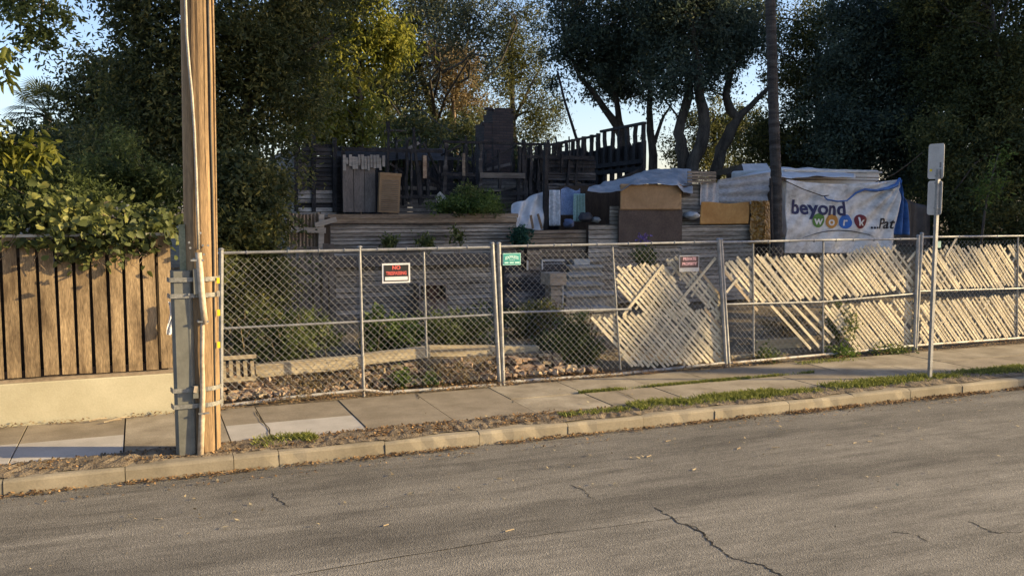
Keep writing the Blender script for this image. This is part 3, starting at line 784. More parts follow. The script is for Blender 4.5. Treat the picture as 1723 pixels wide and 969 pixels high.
# NO TRESPASSING sign
x0, x1, z0, z1 = rect(643, 443, 690, 476, 11.515)
s1 = thing('warning_sign', 'black and white NO TRESPASSING sign wired to the left fence section', 'sign', ((x0 + x1) / 2, 11.515, z0))
cx, w_, h_ = (x0 + x1) / 2, x1 - x0, z1 - z0
pl_s1 = MB().box(x0, x1, 11.512, 11.516, z0, z1).build('sign_plate', flat('sign_white', (.66, .66, .66)), s1)
MB().box(x0 + .022, x1 - .022, 11.508, 11.511, z0 + .022, z1 - .022).build('sign_field', flat('sign_black', (.02, .02, .02)), pl_s1)
MB().box(x0 + .035, x1 - .035, 11.505, 11.5075, z0 + .035, z0 + h_ * .32).build('blank_strip', MATS['sign_white'], pl_s1)
rdt = flat('sign_red', (.62, .12, .10)); 
text_mesh('NO', h_ * .27, rdt, 'lettering', pl_s1, (cx, 11.506, z0 + h_ * .77), bold=.003)
text_mesh('TRESPASSING', h_ * .24, rdt, 'lettering', pl_s1, (cx, 11.506, z0 + h_ * .49), bold=.002, sx=.78 * (w_ * .86) / (h_ * .24 * 7.4) * 1.35)
# express fence sign
x0, x1, z0, z1 = rect(846, 426, 876, 446, 11.515)
s2 = thing('company_sign', 'small turquoise fence company sign wired beside the gate post', 'sign', ((x0 + x1) / 2, 11.515, z0))
cx, w_, h_ = (x0 + x1) / 2, x1 - x0, z1 - z0
pl_s2 = MB().box(x0, x1, 11.512, 11.516, z0, z1).build('sign_plate', flat('sign_cream', (.35, .62, .55)), s2)
MB().box(x0 + .01, x1 - .01, 11.509, 11.511, z0 + .01, z1 - .01).build('sign_field', flat('sign_green', (.05, .30, .26)), pl_s2)
cw_ = flat('sign_letter', (.5, .75, .68))
def arch(x, y, z): return Vector((cx + x, 11.5075 - z, z0 + h_ * .68 + y - x * x * 2.2))
text_mesh('EXPRESS', h_ * .34, cw_, 'lettering', pl_s2, None, bold=.002, warp=arch, sx=.95)
text_mesh('FENCE', h_ * .17, cw_, 'lettering', pl_s2, (cx, 11.5075, z0 + h_ * .42))
for u0, u1 in ((.08, .30), (.37, .60), (.66, .93)): MB().box(x0 + w_ * u0, x0 + w_ * u1, 11.506, 11.508, z0 + .024, z0 + h_ * .26).build('number_block', cw_, pl_s2)
# PRIVATE PROPERTY
x0, x1, z0, z1 = rect(1143, 430, 1176, 457, 11.515)
s3 = thing('warning_sign', 'weathered PRIVATE PROPERTY sign on the gate above the lattice', 'sign', ((x0 + x1) / 2, 11.515, z0))
cx, w_, h_ = (x0 + x1) / 2, x1 - x0, z1 - z0
pl_s3 = MB().box(x0, x1, 11.512, 11.516, z0, z1).build('sign_plate', mat('sign_grey', (.30, .31, .33), (.42, .42, .43), 10, .6, bump=0), s3)
MB().box(x0 + .012, x1 - .012, 11.509, 11.511, z0 + h_ * .25, z1 - .012).build('sign_field', mat('sign_dark', (.04, .025, .03), (.09, .06, .065), 20, .7, bump=0), pl_s3)
pk = flat('sign_pink', (.72, .42, .44))
text_mesh('PRIVATE', h_ * .27, pk, 'lettering', pl_s3, (cx, 11.507, z0 + h_ * .78), bold=.002, sx=.95)
text_mesh('PROPERTY', h_ * .25, pk, 'lettering', pl_s3, (cx, 11.507, z0 + h_ * .48), bold=.002, sx=.88)

x0, x1, z0, z1 = rect(1573, 406, 1583, 417, 11.515)
tag(MB().box(x0, x1, 11.512, 11.516, z0, z1).build('fence_tag', flat('tag_mint', (.33, .50, .42)), origin=(x0, 11.515, z0)), 'small pale green blank tag on the rightmost fence section', 'sign')
cl = G(1546, 410)

# ================================================================== RUBBLE WALL AND BEAMS
M['brick'] = mat('rubble_brick', (.22, .14, .09), (.42, .31, .21), 7, .9, bump=.7, bscale=40, fine=.3, c3=(.40, .33, .24))
M['stone'] = mat('rubble_stone', (.24, .18, .11), (.42, .33, .21), 7, .9, bump=.7, bscale=40, fine=.3)
rw = thing('brick_wall', 'broken low wall of rubble bricks and stones under the pale beams', 'wall', (3, 12.0, 0))
bk = MB(); sk = MB(); rnd = random.Random(8)
z = .03
for row in range(7):
    x = .75 + rnd.uniform(0, .1)
    while x < 5.7:
        w = rnd.uniform(.06, .17); h = rnd.uniform(.035, .06)
        top_lim = .33 if x < 1.35 else .24
        if z < top_lim and rnd.random() > (.12 if row < 2 else .3):
            mb = bk if rnd.random() < .82 else sk
            mb.rbox((x + w / 2, 11.98 + rnd.uniform(-.06, .06) + row * .02, z + h / 2), (w, rnd.uniform(.12, .2), h), (rnd.uniform(-.25, .25), rnd.uniform(-.2, .2), rnd.uniform(-.5, .5)), .012)
        x += w + rnd.uniform(.01, .05)
    z += .044
for i in range(420):
    x = rnd.uniform(.8, 6.2); y = rnd.uniform(11.66, 11.95); s_ = rnd.uniform(.015, .07)
    (bk if rnd.random() < .75 else sk).rbox((x, y, .02 + s_ * .3), (s_ * 1.3, s_, s_ * .7), (rnd.uniform(-.5, .5), rnd.uniform(-.5, .5), rnd.uniform(0, 3)), .01)
bk.build('bricks', M['brick'], rw); sk.build('stones', M['stone'], rw)
MB().box(.7, 5.9, 12.12, 12.3, 0, .26).build('wall_core', M['dirt'], rw)
M['beam'] = mat('old_pale_timber', (.24, .19, .12), (.46, .38, .25), 2.5, .85, (.35, 1, 2.5), .5, 30, c3=(.52, .45, .33), fine=.25)
def beam(label, p, q, y, h, d, m='beam', tilt=0):
    a, b = P(*p, y), P(*q, y); c = (a + b) / 2
    o = MB().bar(a, b, h, d).build('timber_beam', M[m], origin=c)
    bv = o.modifiers.new('b', 'BEVEL'); bv.width = .012; bv.segments = 2
    tag(o, label, 'timber', 'old timbers along the low wall')
beam('long tan timber on the rubble wall, left of the second fence post', (428, 624), (612, 607), 12.0, .17, .16)
beam('peeling white timber lying behind the second fence post', (610, 604), (722, 591), 12.02, .15, .15, 'whiteboard' if False else 'beam')
beam('pale timber between the inner post and the gate, its right end grey', (718, 590), (904, 590), 12.35, .16, .15)
beam('broad pale plank low behind the gap in the lattice', (1270, 583), (1348, 578), 12.2, .22, .06)
beam('short tan plank lying flat in front of the planter plank', (1228, 603), (1300, 598), 11.95, .10, .06)
# small slatted crate at left
cr_ = thing('crate', 'old slatted wooden crate side at the left end of the rubble wall', 'crate', P(400, 640, 11.85))
for k, (px) in enumerate((376, 388, 400, 412, 424)):
    a, b = P(px, 607, 11.85), P(px + 2, 641, 11.85); MB().bar(a, b, .045, .02, side=(0, 1, 0)).build('slat', M['beam'], cr_)
for py in (603, 640):
    MB().bar(P(371, py, 11.83), P(431, py - 4, 11.83), .05, .025).build('crate_rail', M['beam'], cr_)
MB().box(P(372, 620, 11.9).x, P(429, 620, 11.9).x, 12.05, 12.09, .06, .40).build('back_panel', M['fencedark'], cr_)

# ================================================================== RETAINING TERRACE
def siding(mb, x0, x1, y, z0, z1, pitch=.115, seed=0, broken=0, th=.026):
    rnd = random.Random(seed); z = z0
    while z < z1 - .01:
        h = min(pitch, z1 - z); xa = x0; 
        while xa < x1:
            xb = min(x1, xa + rnd.uniform(1.6, 3.2))
            if rnd.random() >= broken:
                sag = rnd.uniform(-.004, .004)
                mb.add([(xa, y - th, z + sag), (xb - .004, y - th, z - sag), (xb - .004, y - .004, z + h - .014 - sag), (xa, y - .004, z + h - .014 + sag),
                        (xa, y + .012, z + sag), (xb - .004, y + .012, z - sag), (xb - .004, y + .012, z + h - .014), (xa, y + .012, z + h - .014)],
                       [(0, 1, 2, 3), (7, 6, 5, 4), (0, 4, 5, 1), (3, 2, 6, 7), (1, 5, 6, 2), (0, 3, 7, 4)])
            xa = xb
        z += pitch
tw = thing('terrace_wall', 'grey clapboard terrace wall with a wide ledge board, left of the steps', 'wall', (5, 17, .2))
x0, x1, z0, z1 = rect(565, 446, 839, 540, 17)
m1 = MB(); siding(m1, x0, x1, 17.0, .05, z1, .105, 1); m1.build('lower_siding', M['siding'], tw)
MB().box(x0, x1 - .02, 17.015, 17.08, .0, z1).build('wall_core', M['fencedark'], tw)  # core coloured dark so the clapboard gaps read as shadow lines
lx0 = P(560, 435, 16.9).x; lx1 = P(843, 435, 16.9).x
MB().box(lx0, (lx0 + lx1) / 2 + .6, 16.76, 16.80, z1 + .01, z1 + .21).box((lx0 + lx1) / 2 + .61, lx1, 16.765, 16.805, z1 + .0, z1 + .2).build('ledge_board', mat('dark_ledge_board', (.06, .055, .05), (.12, .11, .10), 3, .85, (.3, 1, 2), .4, 30), tw)
MB().box(lx0, lx1, 16.81, 17.7, z1 + .13, z1 + .18).build('ledge_top', M['board'], tw)
x0, x1, z0, z1b = rect(556, 360, 869, 420, 17.6)
m1 = MB(); siding(m1, x0, x1, 17.6, z0 - .1, z1b - .19, .075, 2); m1.build('upper_siding', M['siding'], tw)
MB().box(x0, x1, 17.57, 17.6, z1b - .18, z1b - .09).box(x0 - .05, x1 + .02, 17.55, 17.59, z1b - .085, z1b).build('top_boards', M['sidbrown'], tw)
MB().box(x0, x1, 17.615, 17.68, 1.2, z1b - .01).build('wall_core', M['fencedark'], tw)
# right of it: brown low wall behind the steps
tw2 = thing('terrace_wall', 'low brown board wall behind the concrete steps', 'wall', (8.2, 17.6, .3))
x0, x1, z0, z1c = rect(871, 387, 986, 440, 17.7)
m1 = MB(); siding(m1, x0, x1, 17.7, z0 - .9, z1c, .1, 4); m1.build('siding', M['sidbrown'], tw2)
MB().box(x0, x1, 17.72, 17.78, .3, z1c).build('wall_core', M['fencedark'], tw2)
# utility cabinet in front of lower siding
cb = P(728, 530, 16.6)
x0, x1, z0, z1 = rect(703, 477, 750, 530, 16.6)
ub = thing('metal_box', 'rusty open metal box standing against the lower terrace wall', 'box', (cb.x, 16.6, z0))
M['rustbox'] = mat('rusty_grey_metal', (.13, .08, .055), (.22, .21, .19), 5, .7, bump=.2)
zm = z0 + (z1 - z0) * .52
MB().box(x0, x1, 16.5, 16.9, z0 - .15, zm).build('lower_cabinet', M['rustbox'], ub)
uf = MB(); uf.box(x0, x0 + .03, 16.5, 16.9, zm + .02, z1).box(x1 - .03, x1, 16.5, 16.9, zm + .02, z1).box(x0 + .03, x1 - .03, 16.5, 16.9, z1 - .03, z1).box(x0 + .03, x1 - .03, 16.86, 16.9, zm + .02, z1 - .03)
uf.build('open_frame', M['rustbox'], ub)
cc = Vector(((x0 + x1) / 2 + .02, 16.62, (zm + z1) / 2))
MB().tube([cc, cc + Vector((0, .2, 0))], .13, 14).build('burner', mat('rust_dark', (.05, .025, .018), (.12, .06, .04), 8, .8), ub)
MB().box(x0 - .02, x1 + .02, 16.47, 16.92, zm, zm + .02).build('shelf', MATS['rust_dark'], ub)
# dark plank fence at left of wall
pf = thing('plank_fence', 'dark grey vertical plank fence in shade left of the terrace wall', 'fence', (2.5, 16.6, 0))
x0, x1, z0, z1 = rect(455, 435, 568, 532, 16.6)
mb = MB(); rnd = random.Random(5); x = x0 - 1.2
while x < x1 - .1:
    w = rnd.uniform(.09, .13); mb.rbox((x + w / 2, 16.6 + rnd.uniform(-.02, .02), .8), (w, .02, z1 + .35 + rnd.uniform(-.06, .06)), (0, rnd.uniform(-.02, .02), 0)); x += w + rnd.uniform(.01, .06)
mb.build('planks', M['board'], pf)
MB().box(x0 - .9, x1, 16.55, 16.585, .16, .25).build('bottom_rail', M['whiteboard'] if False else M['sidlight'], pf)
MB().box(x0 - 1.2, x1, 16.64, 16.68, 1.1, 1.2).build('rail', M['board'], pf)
# corrugated piece + white rails above it
cgp = thing('corrugated_fence', 'small tan corrugated fence piece beneath the white rails', 'fence', P(515, 410, 17.3))
def corr(u, v):
    p = P(482 + 58 * u, 356 + 60 * v + 5 * math.sin(u * 3), 17.35); return p + Vector((0, .025 * math.sin(u * 60), 0))
MB().grid(corr, 120, 3, .004).build('sheet', mat('tan_corrugated', (.22, .16, .11), (.36, .28, .20), 4, .8, bump=.1), cgp)
wr_ = thing('white_railing', 'old white board railing with one crossed board beside the corrugated piece', 'railing', P(545, 415, 17.2))
MB().bar(P(480, 386, 17.25), P(548, 388, 17.25), .1, .03).build('rail', M['sidlight'], wr_)
MB().bar(P(530, 379, 17.2), P(566, 369, 17.2), .09, .03).build('rail', M['sidlight'], wr_)
MB().bar(P(541, 360, 17.28), P(540, 418, 17.28), .1, .05, side=(0, 1, 0)).build('post', M['sidlight'], wr_)
MB().bar(P(550, 366, 17.33), P(550, 420, 17.33), .12, .06, side=(0, 1, 0)).build('post', M['fencedark'], wr_)

# steps
stp = thing('concrete_steps', 'pale concrete steps climbing from the garden to the terrace', 'steps', (8.1, 15, .2))
M['step'] = mat('step_concrete', (.17, .155, .13), (.33, .305, .26), 4, .9, bump=.3, bscale=30)
ylist = [14.3, 14.95, 15.6, 16.25, 16.9, 17.45]; pyt = [520, 494, 477, 461, 447, 437]
for i, (yy, py) in enumerate(zip(ylist, pyt)):
    zt = P(990, py, yy).z; xa = P(950 + i * 2, py, yy).x; xb = P(1036 if i < 2 else 1014, py, yy).x
    o = MB().box(xa, xb, yy + i * .001, yy + .64, .1, zt - .06).box(xa - .02, xb + .02, yy - .06, yy + .60, zt - .058, zt).build('step', M['step'], stp)
    bv = o.modifiers.new('b', 'BEVEL'); bv.width = .015; bv.segments = 2
pc = P(937, 520, 14.8)
pil = thing('gate_pillar', 'siding clad pillar with wide flat cap left of the steps', 'pillar', (pc.x, 15.0, .2))
x0, x1, z0, z1 = rect(926, 480, 948, 530, 14.8)
mm = MB(); siding(mm, x0 + .02, x1 - .02, 14.82, .2, z1, .12, 9); M['pilw'] = mat('tan_pillar_wood', (.24, .18, .12), (.40, .32, .23), 4, .85, (.4, 1, 2), .3); mm.build('shaft', M['pilw'], pil)
MB().box(x0 + .03, x1 - .03, 14.835, 15.1, .2, z1).build('core', M['sidbrown'], pil)
MB().box(x1 - .025, x1, 14.79, 14.84, .2, z1).build('corner_trim', M['whiteboard'], pil)
MB().box(x0 - .03, x1 + .03, 14.74, 15.16, z1 + .005, z1 + .22).build('cap', M['pilw'], pil)
# side wall of the stairs, left : dark boards
sw_ = thing('stair_wall', 'dark board wall left of the steps behind the turquoise sign', 'wall', (7.4, 16.2, .2))
x0, x1, z0, z1 = rect(848, 452, 930, 520, 16.9)
mm = MB(); siding(mm, x0, x1 + .3, 16.9, .2, z1 + .15, .13, 10); mm.build('siding', M['charlite'], sw_)
# second post with a number plate and white bits at left of steps
pp = thing('porch_post', 'short siding clad post with white corner trims behind the turquoise sign', 'post', P(900, 455, 17))
x0, x1, z0, z1 = rect(887, 419, 911, 454, 16.75)
mm = MB(); siding(mm, x0, x1, 16.75, z0, z1, .1, 12); mm.build('siding', M['sidbrown'], pp)
MB().box(x0 - .02, x0 + .01, 16.71, 16.74, z0, z0 + (z1 - z0) * .45).build('corner_trim', M['whiteboard'], pp)
MB().box(x1 - .01, x1 + .02, 16.71, 16.74, z0, z0 + (z1 - z0) * .45).build('corner_trim', M['whiteboard'], pp)
MB().box(x0 + .01, x1 - .01, 16.77, 16.95, z0, z1).build('core', M['fencedark'], pp)
for i, (a, b, c, d, lb) in enumerate([(912, 437, 948, 449, 'white plank lying left at the top of the steps'), (965, 436, 991, 448, 'white plank lying right at the top of the steps')]):
    x0, x1, z0, z1 = rect(a, b, c, d, 17.3)
    tag(MB().rbox(((x0 + x1) / 2, 17.3, (z0 + z1) / 2), (x1 - x0, .1, z1 - z0), (0, .03, 0), .01).build('plank', M['whiteboard'], origin=((x0 + x1) / 2, 17.3, z0)), lb, 'plank')

# ================================================================== SHED, TARPS, CARDBOARD
Y0 = 17.6
hx0, hx1, hz0, hz1 = rect(1044, 312, 1162, 330, Y0 + .1)
sh = thing('garden_shed', 'grey siding shed with dark door under the grey tarp', 'shed', (11, 18.2, 1.2))
def sidpart(name, r4, Y, pitch, seed, m, parent, ext=0, broken=0):
    x0, x1, z0, z1 = rect(*r4, Y); mb = MB(); siding(mb, x0, x1, Y, z0 - ext, z1, pitch, seed, broken); mb.cur = 1; mb.box(x0 + .01, x1 - .01, Y + .016, Y + .05, z0 - ext, z1 - .02); return mb.build(name, [m, M['fencedark']], parent)  # dark box behind the boards paints the shadow lines in their gaps
sidpart('front_wall', (990, 377, 1041, 440), Y0, .1, 21, M['siding'], sh, .9)
sidpart('front_wall', (1146, 378, 1268, 440), Y0, .1, 22, M['siding'], sh, .9)
sidpart('front_wall', (1041, 412, 1146, 440), Y0 + .01, .1, 23, M['siding'], sh, .9)
sidpart('wall_panel', (1143, 308, 1180, 378), Y0 + .25, .09, 24, M['siding'], sh)
sidpart('door_jamb', (1026, 345, 1042, 377), Y0 + .1, .08, 25, M['siding'], sh)
x0, x1, z0, z1 = rect(1040, 352, 1146, 411, Y0 - .06)
MB().box(x0, x1, Y0 - .1, Y0 - .06, z0, z1).build('door', mat('brown_door_panel', (.05, .036, .03), (.075, .055, .045), 3, .7, bump=.05), sh)
x0, x1, z0, z1 = rect(1161, 287, 1209, 308, Y0)
mb = MB(); siding(mb, x0, x1, Y0 + .1, z0, z1, .07, 26); mb.build('fascia_board', M['sidbrown'], sh)
MB().box(hx0, hx1, Y0 + .1, Y0 + .14, hz0, hz1).build('header_board', M['fencedark'], sh)
# shed back and side walls so it is a room
x0 = P(1000, 330, Y0).x; x1 = P(1310, 330, Y0).x
MB().box(x0 + .4, x1, 20.2, 20.25, 1.2, 2.9).box(x1 - .05, x1, 17.9, 20.2, 1.2, 2.9).build('back_wall', M['fencedark'], sh)
x0, x1, z0, z1 = rect(1178, 308, 1208, 345, Y0 + .2)
def cur(u, v): return Vector((x0 + (x1 - x0) * u, Y0 + .18 + .025 * math.sin(u * 16 + v), z1 - (z1 - z0) * v))
tag(MB().grid(cur, 30, 6, .004).build('curtain', mat('grey_curtain', (.36, .34, .34), (.50, .48, .47), 4, .9, bump=.1), origin=(x0, Y0 + .18, z0)), 'pale grey curtain hung in the shed opening', 'curtain')
def sheet(name, label, cat, r4, Y, m, amp=.02, fx=5, fz=3, tilt=0, jag_=0, seed=1, group=None):
    x0, x1, z0, z1 = rect(*r4, Y); rnd = random.Random(seed); ph = rnd.uniform(0, 6)
    def fn(u, v):
        return Vector((x0 + (x1 - x0) * u + tilt * (1 - v), Y + amp * (math.sin(u * fx + ph) + .6 * math.sin(v * fz + u * 2)) + tilt * .3 * (1 - v), z1 - (z1 - z0) * v + jag_ * math.sin(u * 7 + ph) * (1 - v)))
    return tag(MB().grid(fn, 40, 16, .005).build(name, m, origin=((x0 + x1) / 2, Y, z0), smooth=True), label, cat, group)
M['card'] = mat('cardboard', (.24, .15, .075), (.33, .215, .115), 2.2, .85, bump=.1, fine=.08, c3=(.20, .13, .07))
M['cardor'] = mat('cardboard_orange', (.30, .15, .045), (.42, .24, .08), 2.2, .8, bump=.2, fine=.1)
sheet('cardboard_sheet', 'large tan cardboard sheet above the brown shed door', 'cardboard', (1044, 310, 1146, 353), Y0 - .14, M['card'], .012, 4, 3)
sheet('cardboard_sheet', 'orange brown cardboard sheet lying over the shed wall, left of the bronze foil', 'cardboard', (1178, 341, 1259, 377), Y0 - .1, M['cardor'], .02, 5, 4, .05, .02)
x0, x1, z0, z1 = rect(1262, 338, 1302, 410, Y0 - .12)
M['foil'] = mat('bronze_foil', (.18, .09, .02), (.40, .23, .06), 6, .35, bump=.3, bscale=14, fine=.2, dist=.02, spec=.6)
rnd = random.Random(77)
cz = [[rnd.uniform(-.05, .05) for _ in range(30)] for _ in range(40)]
def foil(u, v):
    c = cz[int(v * 26)][int(u * 18)] * (1 if u < .6 else .15)
    return Vector((x0 + (x1 - x0) * u, Y0 - .14 + c * .8, z1 - (z1 - z0) * v))
tag(MB().grid(foil, 18, 26, .004).build('foil_sheet', M['foil'], origin=((x0 + x1) / 2, Y0 - .14, z0)), 'crinkled bronze foil sheet beside the palm trunk', 'foil sheet')

# grey tarp roof over shed
M['tarp'] = mat('grey_tarp', (.17, .185, .20), (.28, .30, .325), 1.8, .55, bump=.25, bscale=10, fine=.1, dist=.02)
M['tarpw'] = mat('white_tarp', (.42, .43, .44), (.60, .61, .62), 1.6, .55, bump=.25, bscale=9, fine=.1, dist=.02, c3=(.42, .43, .45))
def noise3(x, y, z): 
    from mathutils import noise
    return noise.noise(Vector((x, y, z)))
fr = [(988, 322), (1015, 325), (1045, 322), (1060, 312), (1100, 310), (1140, 312), (1150, 325), (1166, 326)]
bkk = [(992, 317), (1020, 308), (1055, 298), (1090, 287), (1120, 284), (1140, 284), (1155, 284), (1163, 285)]
def tarp(u, v):
    i = u * 7; k = min(6, int(i)); t = i - k
    a = Vector((fr[k][0] * (1 - t) + fr[k + 1][0] * t, fr[k][1] * (1 - t) + fr[k + 1][1] * t)); b = Vector((bkk[k][0] * (1 - t) + bkk[k + 1][0] * t, bkk[k][1] * (1 - t) + bkk[k + 1][1] * t))
    pa = P(a.x, a.y, Y0 - .25); pb = P(b.x, b.y, Y0 + 1.3)
    p = pa.lerp(pb, v); n_ = noise3(p.x * 2.2, p.y * 2, 3) * .06 + noise3(p.x * 6, p.y * 3.5, 8) * .05 + abs(noise3(p.x * 3 + p.y * 2, 1, 8)) * .07
    return p + Vector((0, -.3 * n_, n_ * (.25 + min(v, .35) * 2 if v < .9 else .3)))
tag(MB().grid(tarp, 90, 26, .006).build('tarp', M['tarp'], origin=P(1080, 320, Y0), smooth=True), 'crumpled grey tarp draped over the shed roof', 'tarp')
# white sheet side wall at right
def tarp2(u, v):
    px = 1208 + 105 * u; top = 303 - 16 * u; bot = 343 + 2 * u
    p = P(px, top + (bot - top) * v, Y0 + .3); return p + Vector((0, .05 * noise3(px * .05, v * 2, 1) + .02 * math.sin(v * 20), 0))
tag(MB().grid(tarp2, 40, 20, .006).build('tarp', mat('blue_grey_sheeting', (.24, .25, .26), (.36, .37, .385), 2, .6, (1, 1, 2.5), .2, 12), origin=P(1260, 340, Y0 + .3), smooth=True), 'pale blue grey sheeting wall left of the palm trunk', 'tarp')
fr2 = [(1208, 312), (1250, 306), (1290, 296), (1330, 300), (1380, 297), (1440, 298)]
bk2 = [(1212, 304), (1250, 298), (1290, 286), (1330, 282), (1380, 285), (1440, 288)]
def tarp3(u, v):
    i = u * 5; k = min(4, int(i)); t = i - k
    pa = P(fr2[k][0] * (1 - t) + fr2[k + 1][0] * t, fr2[k][1] * (1 - t) + fr2[k + 1][1] * t, 18.3); pb = P(bk2[k][0] * (1 - t) + bk2[k + 1][0] * t, bk2[k][1] * (1 - t) + bk2[k + 1][1] * t, 19.8)
    p = pa.lerp(pb, v); n_ = noise3(p.x * 2, p.y * 2, 5) * .06; return p + Vector((0, 0, n_))
tag(MB().grid(tarp3, 60, 16, .006).build('tarp', M['tarpw'], origin=P(1300, 300, 18.5), smooth=True), 'white tarp spread over the roofs left of the trailer top', 'tarp')
# small far roof
fh = thing('tent', 'small white pitched tent top behind the white tarp', 'tent', P(1265, 290, 22))
a, b, c, d = P(1222, 293, 22), P(1248, 276, 22), P(1290, 275, 22.6), P(1300, 291, 22)
MB().add([a, b, P(1252, 290, 21.5)], [(0, 1, 2)]).add([a + Vector((0, .02, -1.4)), a, P(1252, 290, 21.5), P(1252, 290, 21.5) - Vector((0, 0, 1.4))], [(0, 1, 2, 3)]).build('tent_end', M['fencedark'], fh)
MB().add([P(1252, 290, 21.5), b, c, d], [(0, 3, 2, 1)]).add([b, a + Vector((0, 1.5, 0)), d + Vector((0, 1.5, 0)), c], [(0, 1, 2, 3)]).build('tent_roof', M['tarpw'], fh)

# trailer behind the banner
tr = thing('travel_trailer', 'white travel trailer roof and side showing behind the banner', 'trailer', (17.2, 20, 1.3))
x0 = P(1315, 300, 19.2).x; x1 = P(1481, 300, 19.2).x
zt = P(1400, 285, 19.2).z
M['trail'] = mat('trailer_white', (.48, .47, .44), (.62, .60, .57), 3, .5, bump=.05, fine=.06)
o = MB().box(x0, x1, 19.2, 21.4, 1.6, zt).build('body', M['trail'], tr); bv = o.modifiers.new('b', 'BEVEL'); bv.width = .07; bv.segments = 4
z_a = P(1400, 303, 19.2).z; z_b = P(1400, 298, 19.2).z; z_c = P(1400, 289, 19.2).z
for z in (z_a, z_b): MB().box(x0 + .05, x1 - .03, 19.185, 19.197, z - .012, z + .012).build('trim_stripe', M['rustbox'], tr)
MB().box(x0 + .05, x1 + .02, 19.15, 19.195, z_c - .02, z_c + .03).build('gutter_rail', M['whiteboard'], tr)
MB().box(x1 - 1.6, x1 - .5, 19.17, 19.19, zt - .09, zt - .05).build('vent_slot', M['fencedark'], tr)
for k in (0, 1):
    c = Vector((x0 + 1.2 + k * .8, 19.5, 1.62)); MB().tube([c, c + Vector((0, .22, 0))], .33, 18).build('wheel', M['crack'], tr)

# banner
bn = thing('banner', 'dirty white vinyl banner reading beyond work hung beside the palm trunk', 'banner', P(1415, 415, Y0))
BY = Y0 - .05
def bxy(px, py):        # banner surface in photo coordinates, with pleats and sag
    p = P(px, py, BY)
    r = max(0, (px - 1400) / 110)
    ang = math.atan2(py - 300, 1520 - px)
    d = .09 * noise3(px * .02, py * .022, 2) + .05 * r * math.sin(ang * 22) * min(1, (math.hypot(px - 1512, py - 300)) / 40) + .045 * noise3(px * .055 + py * .04, py * .02 - px * .01, 7)
    return p + Vector((0, d, 0))
def topy(px):
    pts = [(1320, 303), (1335, 306), (1370, 320), (1400, 322), (1430, 318), (1455, 313), (1480, 316), (1512, 314)]
    for i in range(len(pts) - 1):
        if px <= pts[i + 1][0]: t = (px - pts[i][0]) / (pts[i + 1][0] - pts[i][0]); return pts[i][1] * (1 - t) + pts[i + 1][1] * t
    return pts[-1][1]
def bnf(u, v):
    v = 1 - v
    bot = 426
    pxr = 1320 + (190) * u
    t = 302 + 8 * math.sin(u * 3.14)
    py = t + (bot - t) * v
    edge = 1513 - 22 * max(0, v - .45) ** 1.2 * 1.6
    px = 1320 + (edge - 1320) * u
    return bxy(px, py)
M['banner'] = mat('banner_vinyl', (.26, .26, .25), (.50, .50, .49), 3.0, .55, (1, 1, 1.6), .15, 10, fine=.1, lo=.3, hi=.5, c3=(.58, .58, .57), dist=.02)
bcl = MB().grid(bnf, 110, 60, .004).build('cloth', M['banner'], bn, smooth=True)
def bwarp(cpx, cpy, rot=0):
    base = P(cpx, cpy, BY); k = ppm(base)
    kx = (P(cpx + 10, cpy, BY).x - base.x) / 10
    def w(x, y, z):
        x2 = x * math.cos(rot) - y * math.sin(rot); y2 = x * math.sin(rot) + y * math.cos(rot)
        p = bxy(cpx + x2, cpy - y2); return p + Vector((0, -.012 - z, 0))
    return w
navy = flat('banner_navy', (.012, .018, .075))
text_mesh('beyond', 33, navy, 'lettering', bcl, None, ext=.002, bold=.9, warp=bwarp(1377, 351, R(-2)), cut=4, space=1.03, sx=.92)
for ch, px, py, colr in (('w', 1376, 371, (.07, .19, .035)), ('o', 1400, 372.5, (.42, .20, .04)), ('r', 1423, 373, (.02, .12, .42)), ('k', 1447, 373, (.13, .012, .018))):
    dm = MB()
    def disc(u, v, px=px, py=py):
        a = 2 * math.pi * u; rr = v; return bxy(px + 10.6 * rr * math.cos(a), py - 12 * rr * math.sin(a)) + Vector((0, -.009, 0))
    dm.grid(disc, 28, 4).build('letter_disc', flat('disc_' + ch, colr), bcl)
    text_mesh(ch, 20, flat('disc_letter', (.62, .62, .60)), 'lettering', bcl, None, ext=.002, bold=.35, warp=bwarp(px, py + .5), cut=4)
text_mesh('...Pat', 25, flat('banner_black', (.015, .015, .02)), 'lettering', bcl, None, ext=.002, bold=.4, shear=.25, warp=bwarp(1483, 377), cut=4, sx=.78)
ar = MB(); q = [bxy(1350 + 115 * u, 397 - 11 * math.sin(u * math.pi) ** .8 + 4 * (1 - u)) + Vector((0, -.012, 0)) for u in [i / 24 for i in range(25)]]
ar.tube(q, [.004 + .008 * math.sin(i / 24 * math.pi) for i in range(25)], 5); ar.build('printed_arc', MATS['banner_black'], bcl)
# rope along the banner
rp = thing('rope', 'thin rope strung from the palm trunk past the banner into the trees', 'rope', P(1300, 300, Y0 - .15))
MB().tube([P(px, py, Y0 - .18) for px, py in ((1299, 292), (1320, 304), (1350, 318), (1384, 330))], .012, 6).tube([P(px, py, Y0 - .1 + (px - 1384) * .008) for px, py in ((1384, 330), (1430, 325), (1478, 305), (1505, 293), (1530, 275), (1552, 257))], .012, 6).build('cord', M['fencedark'], rp)
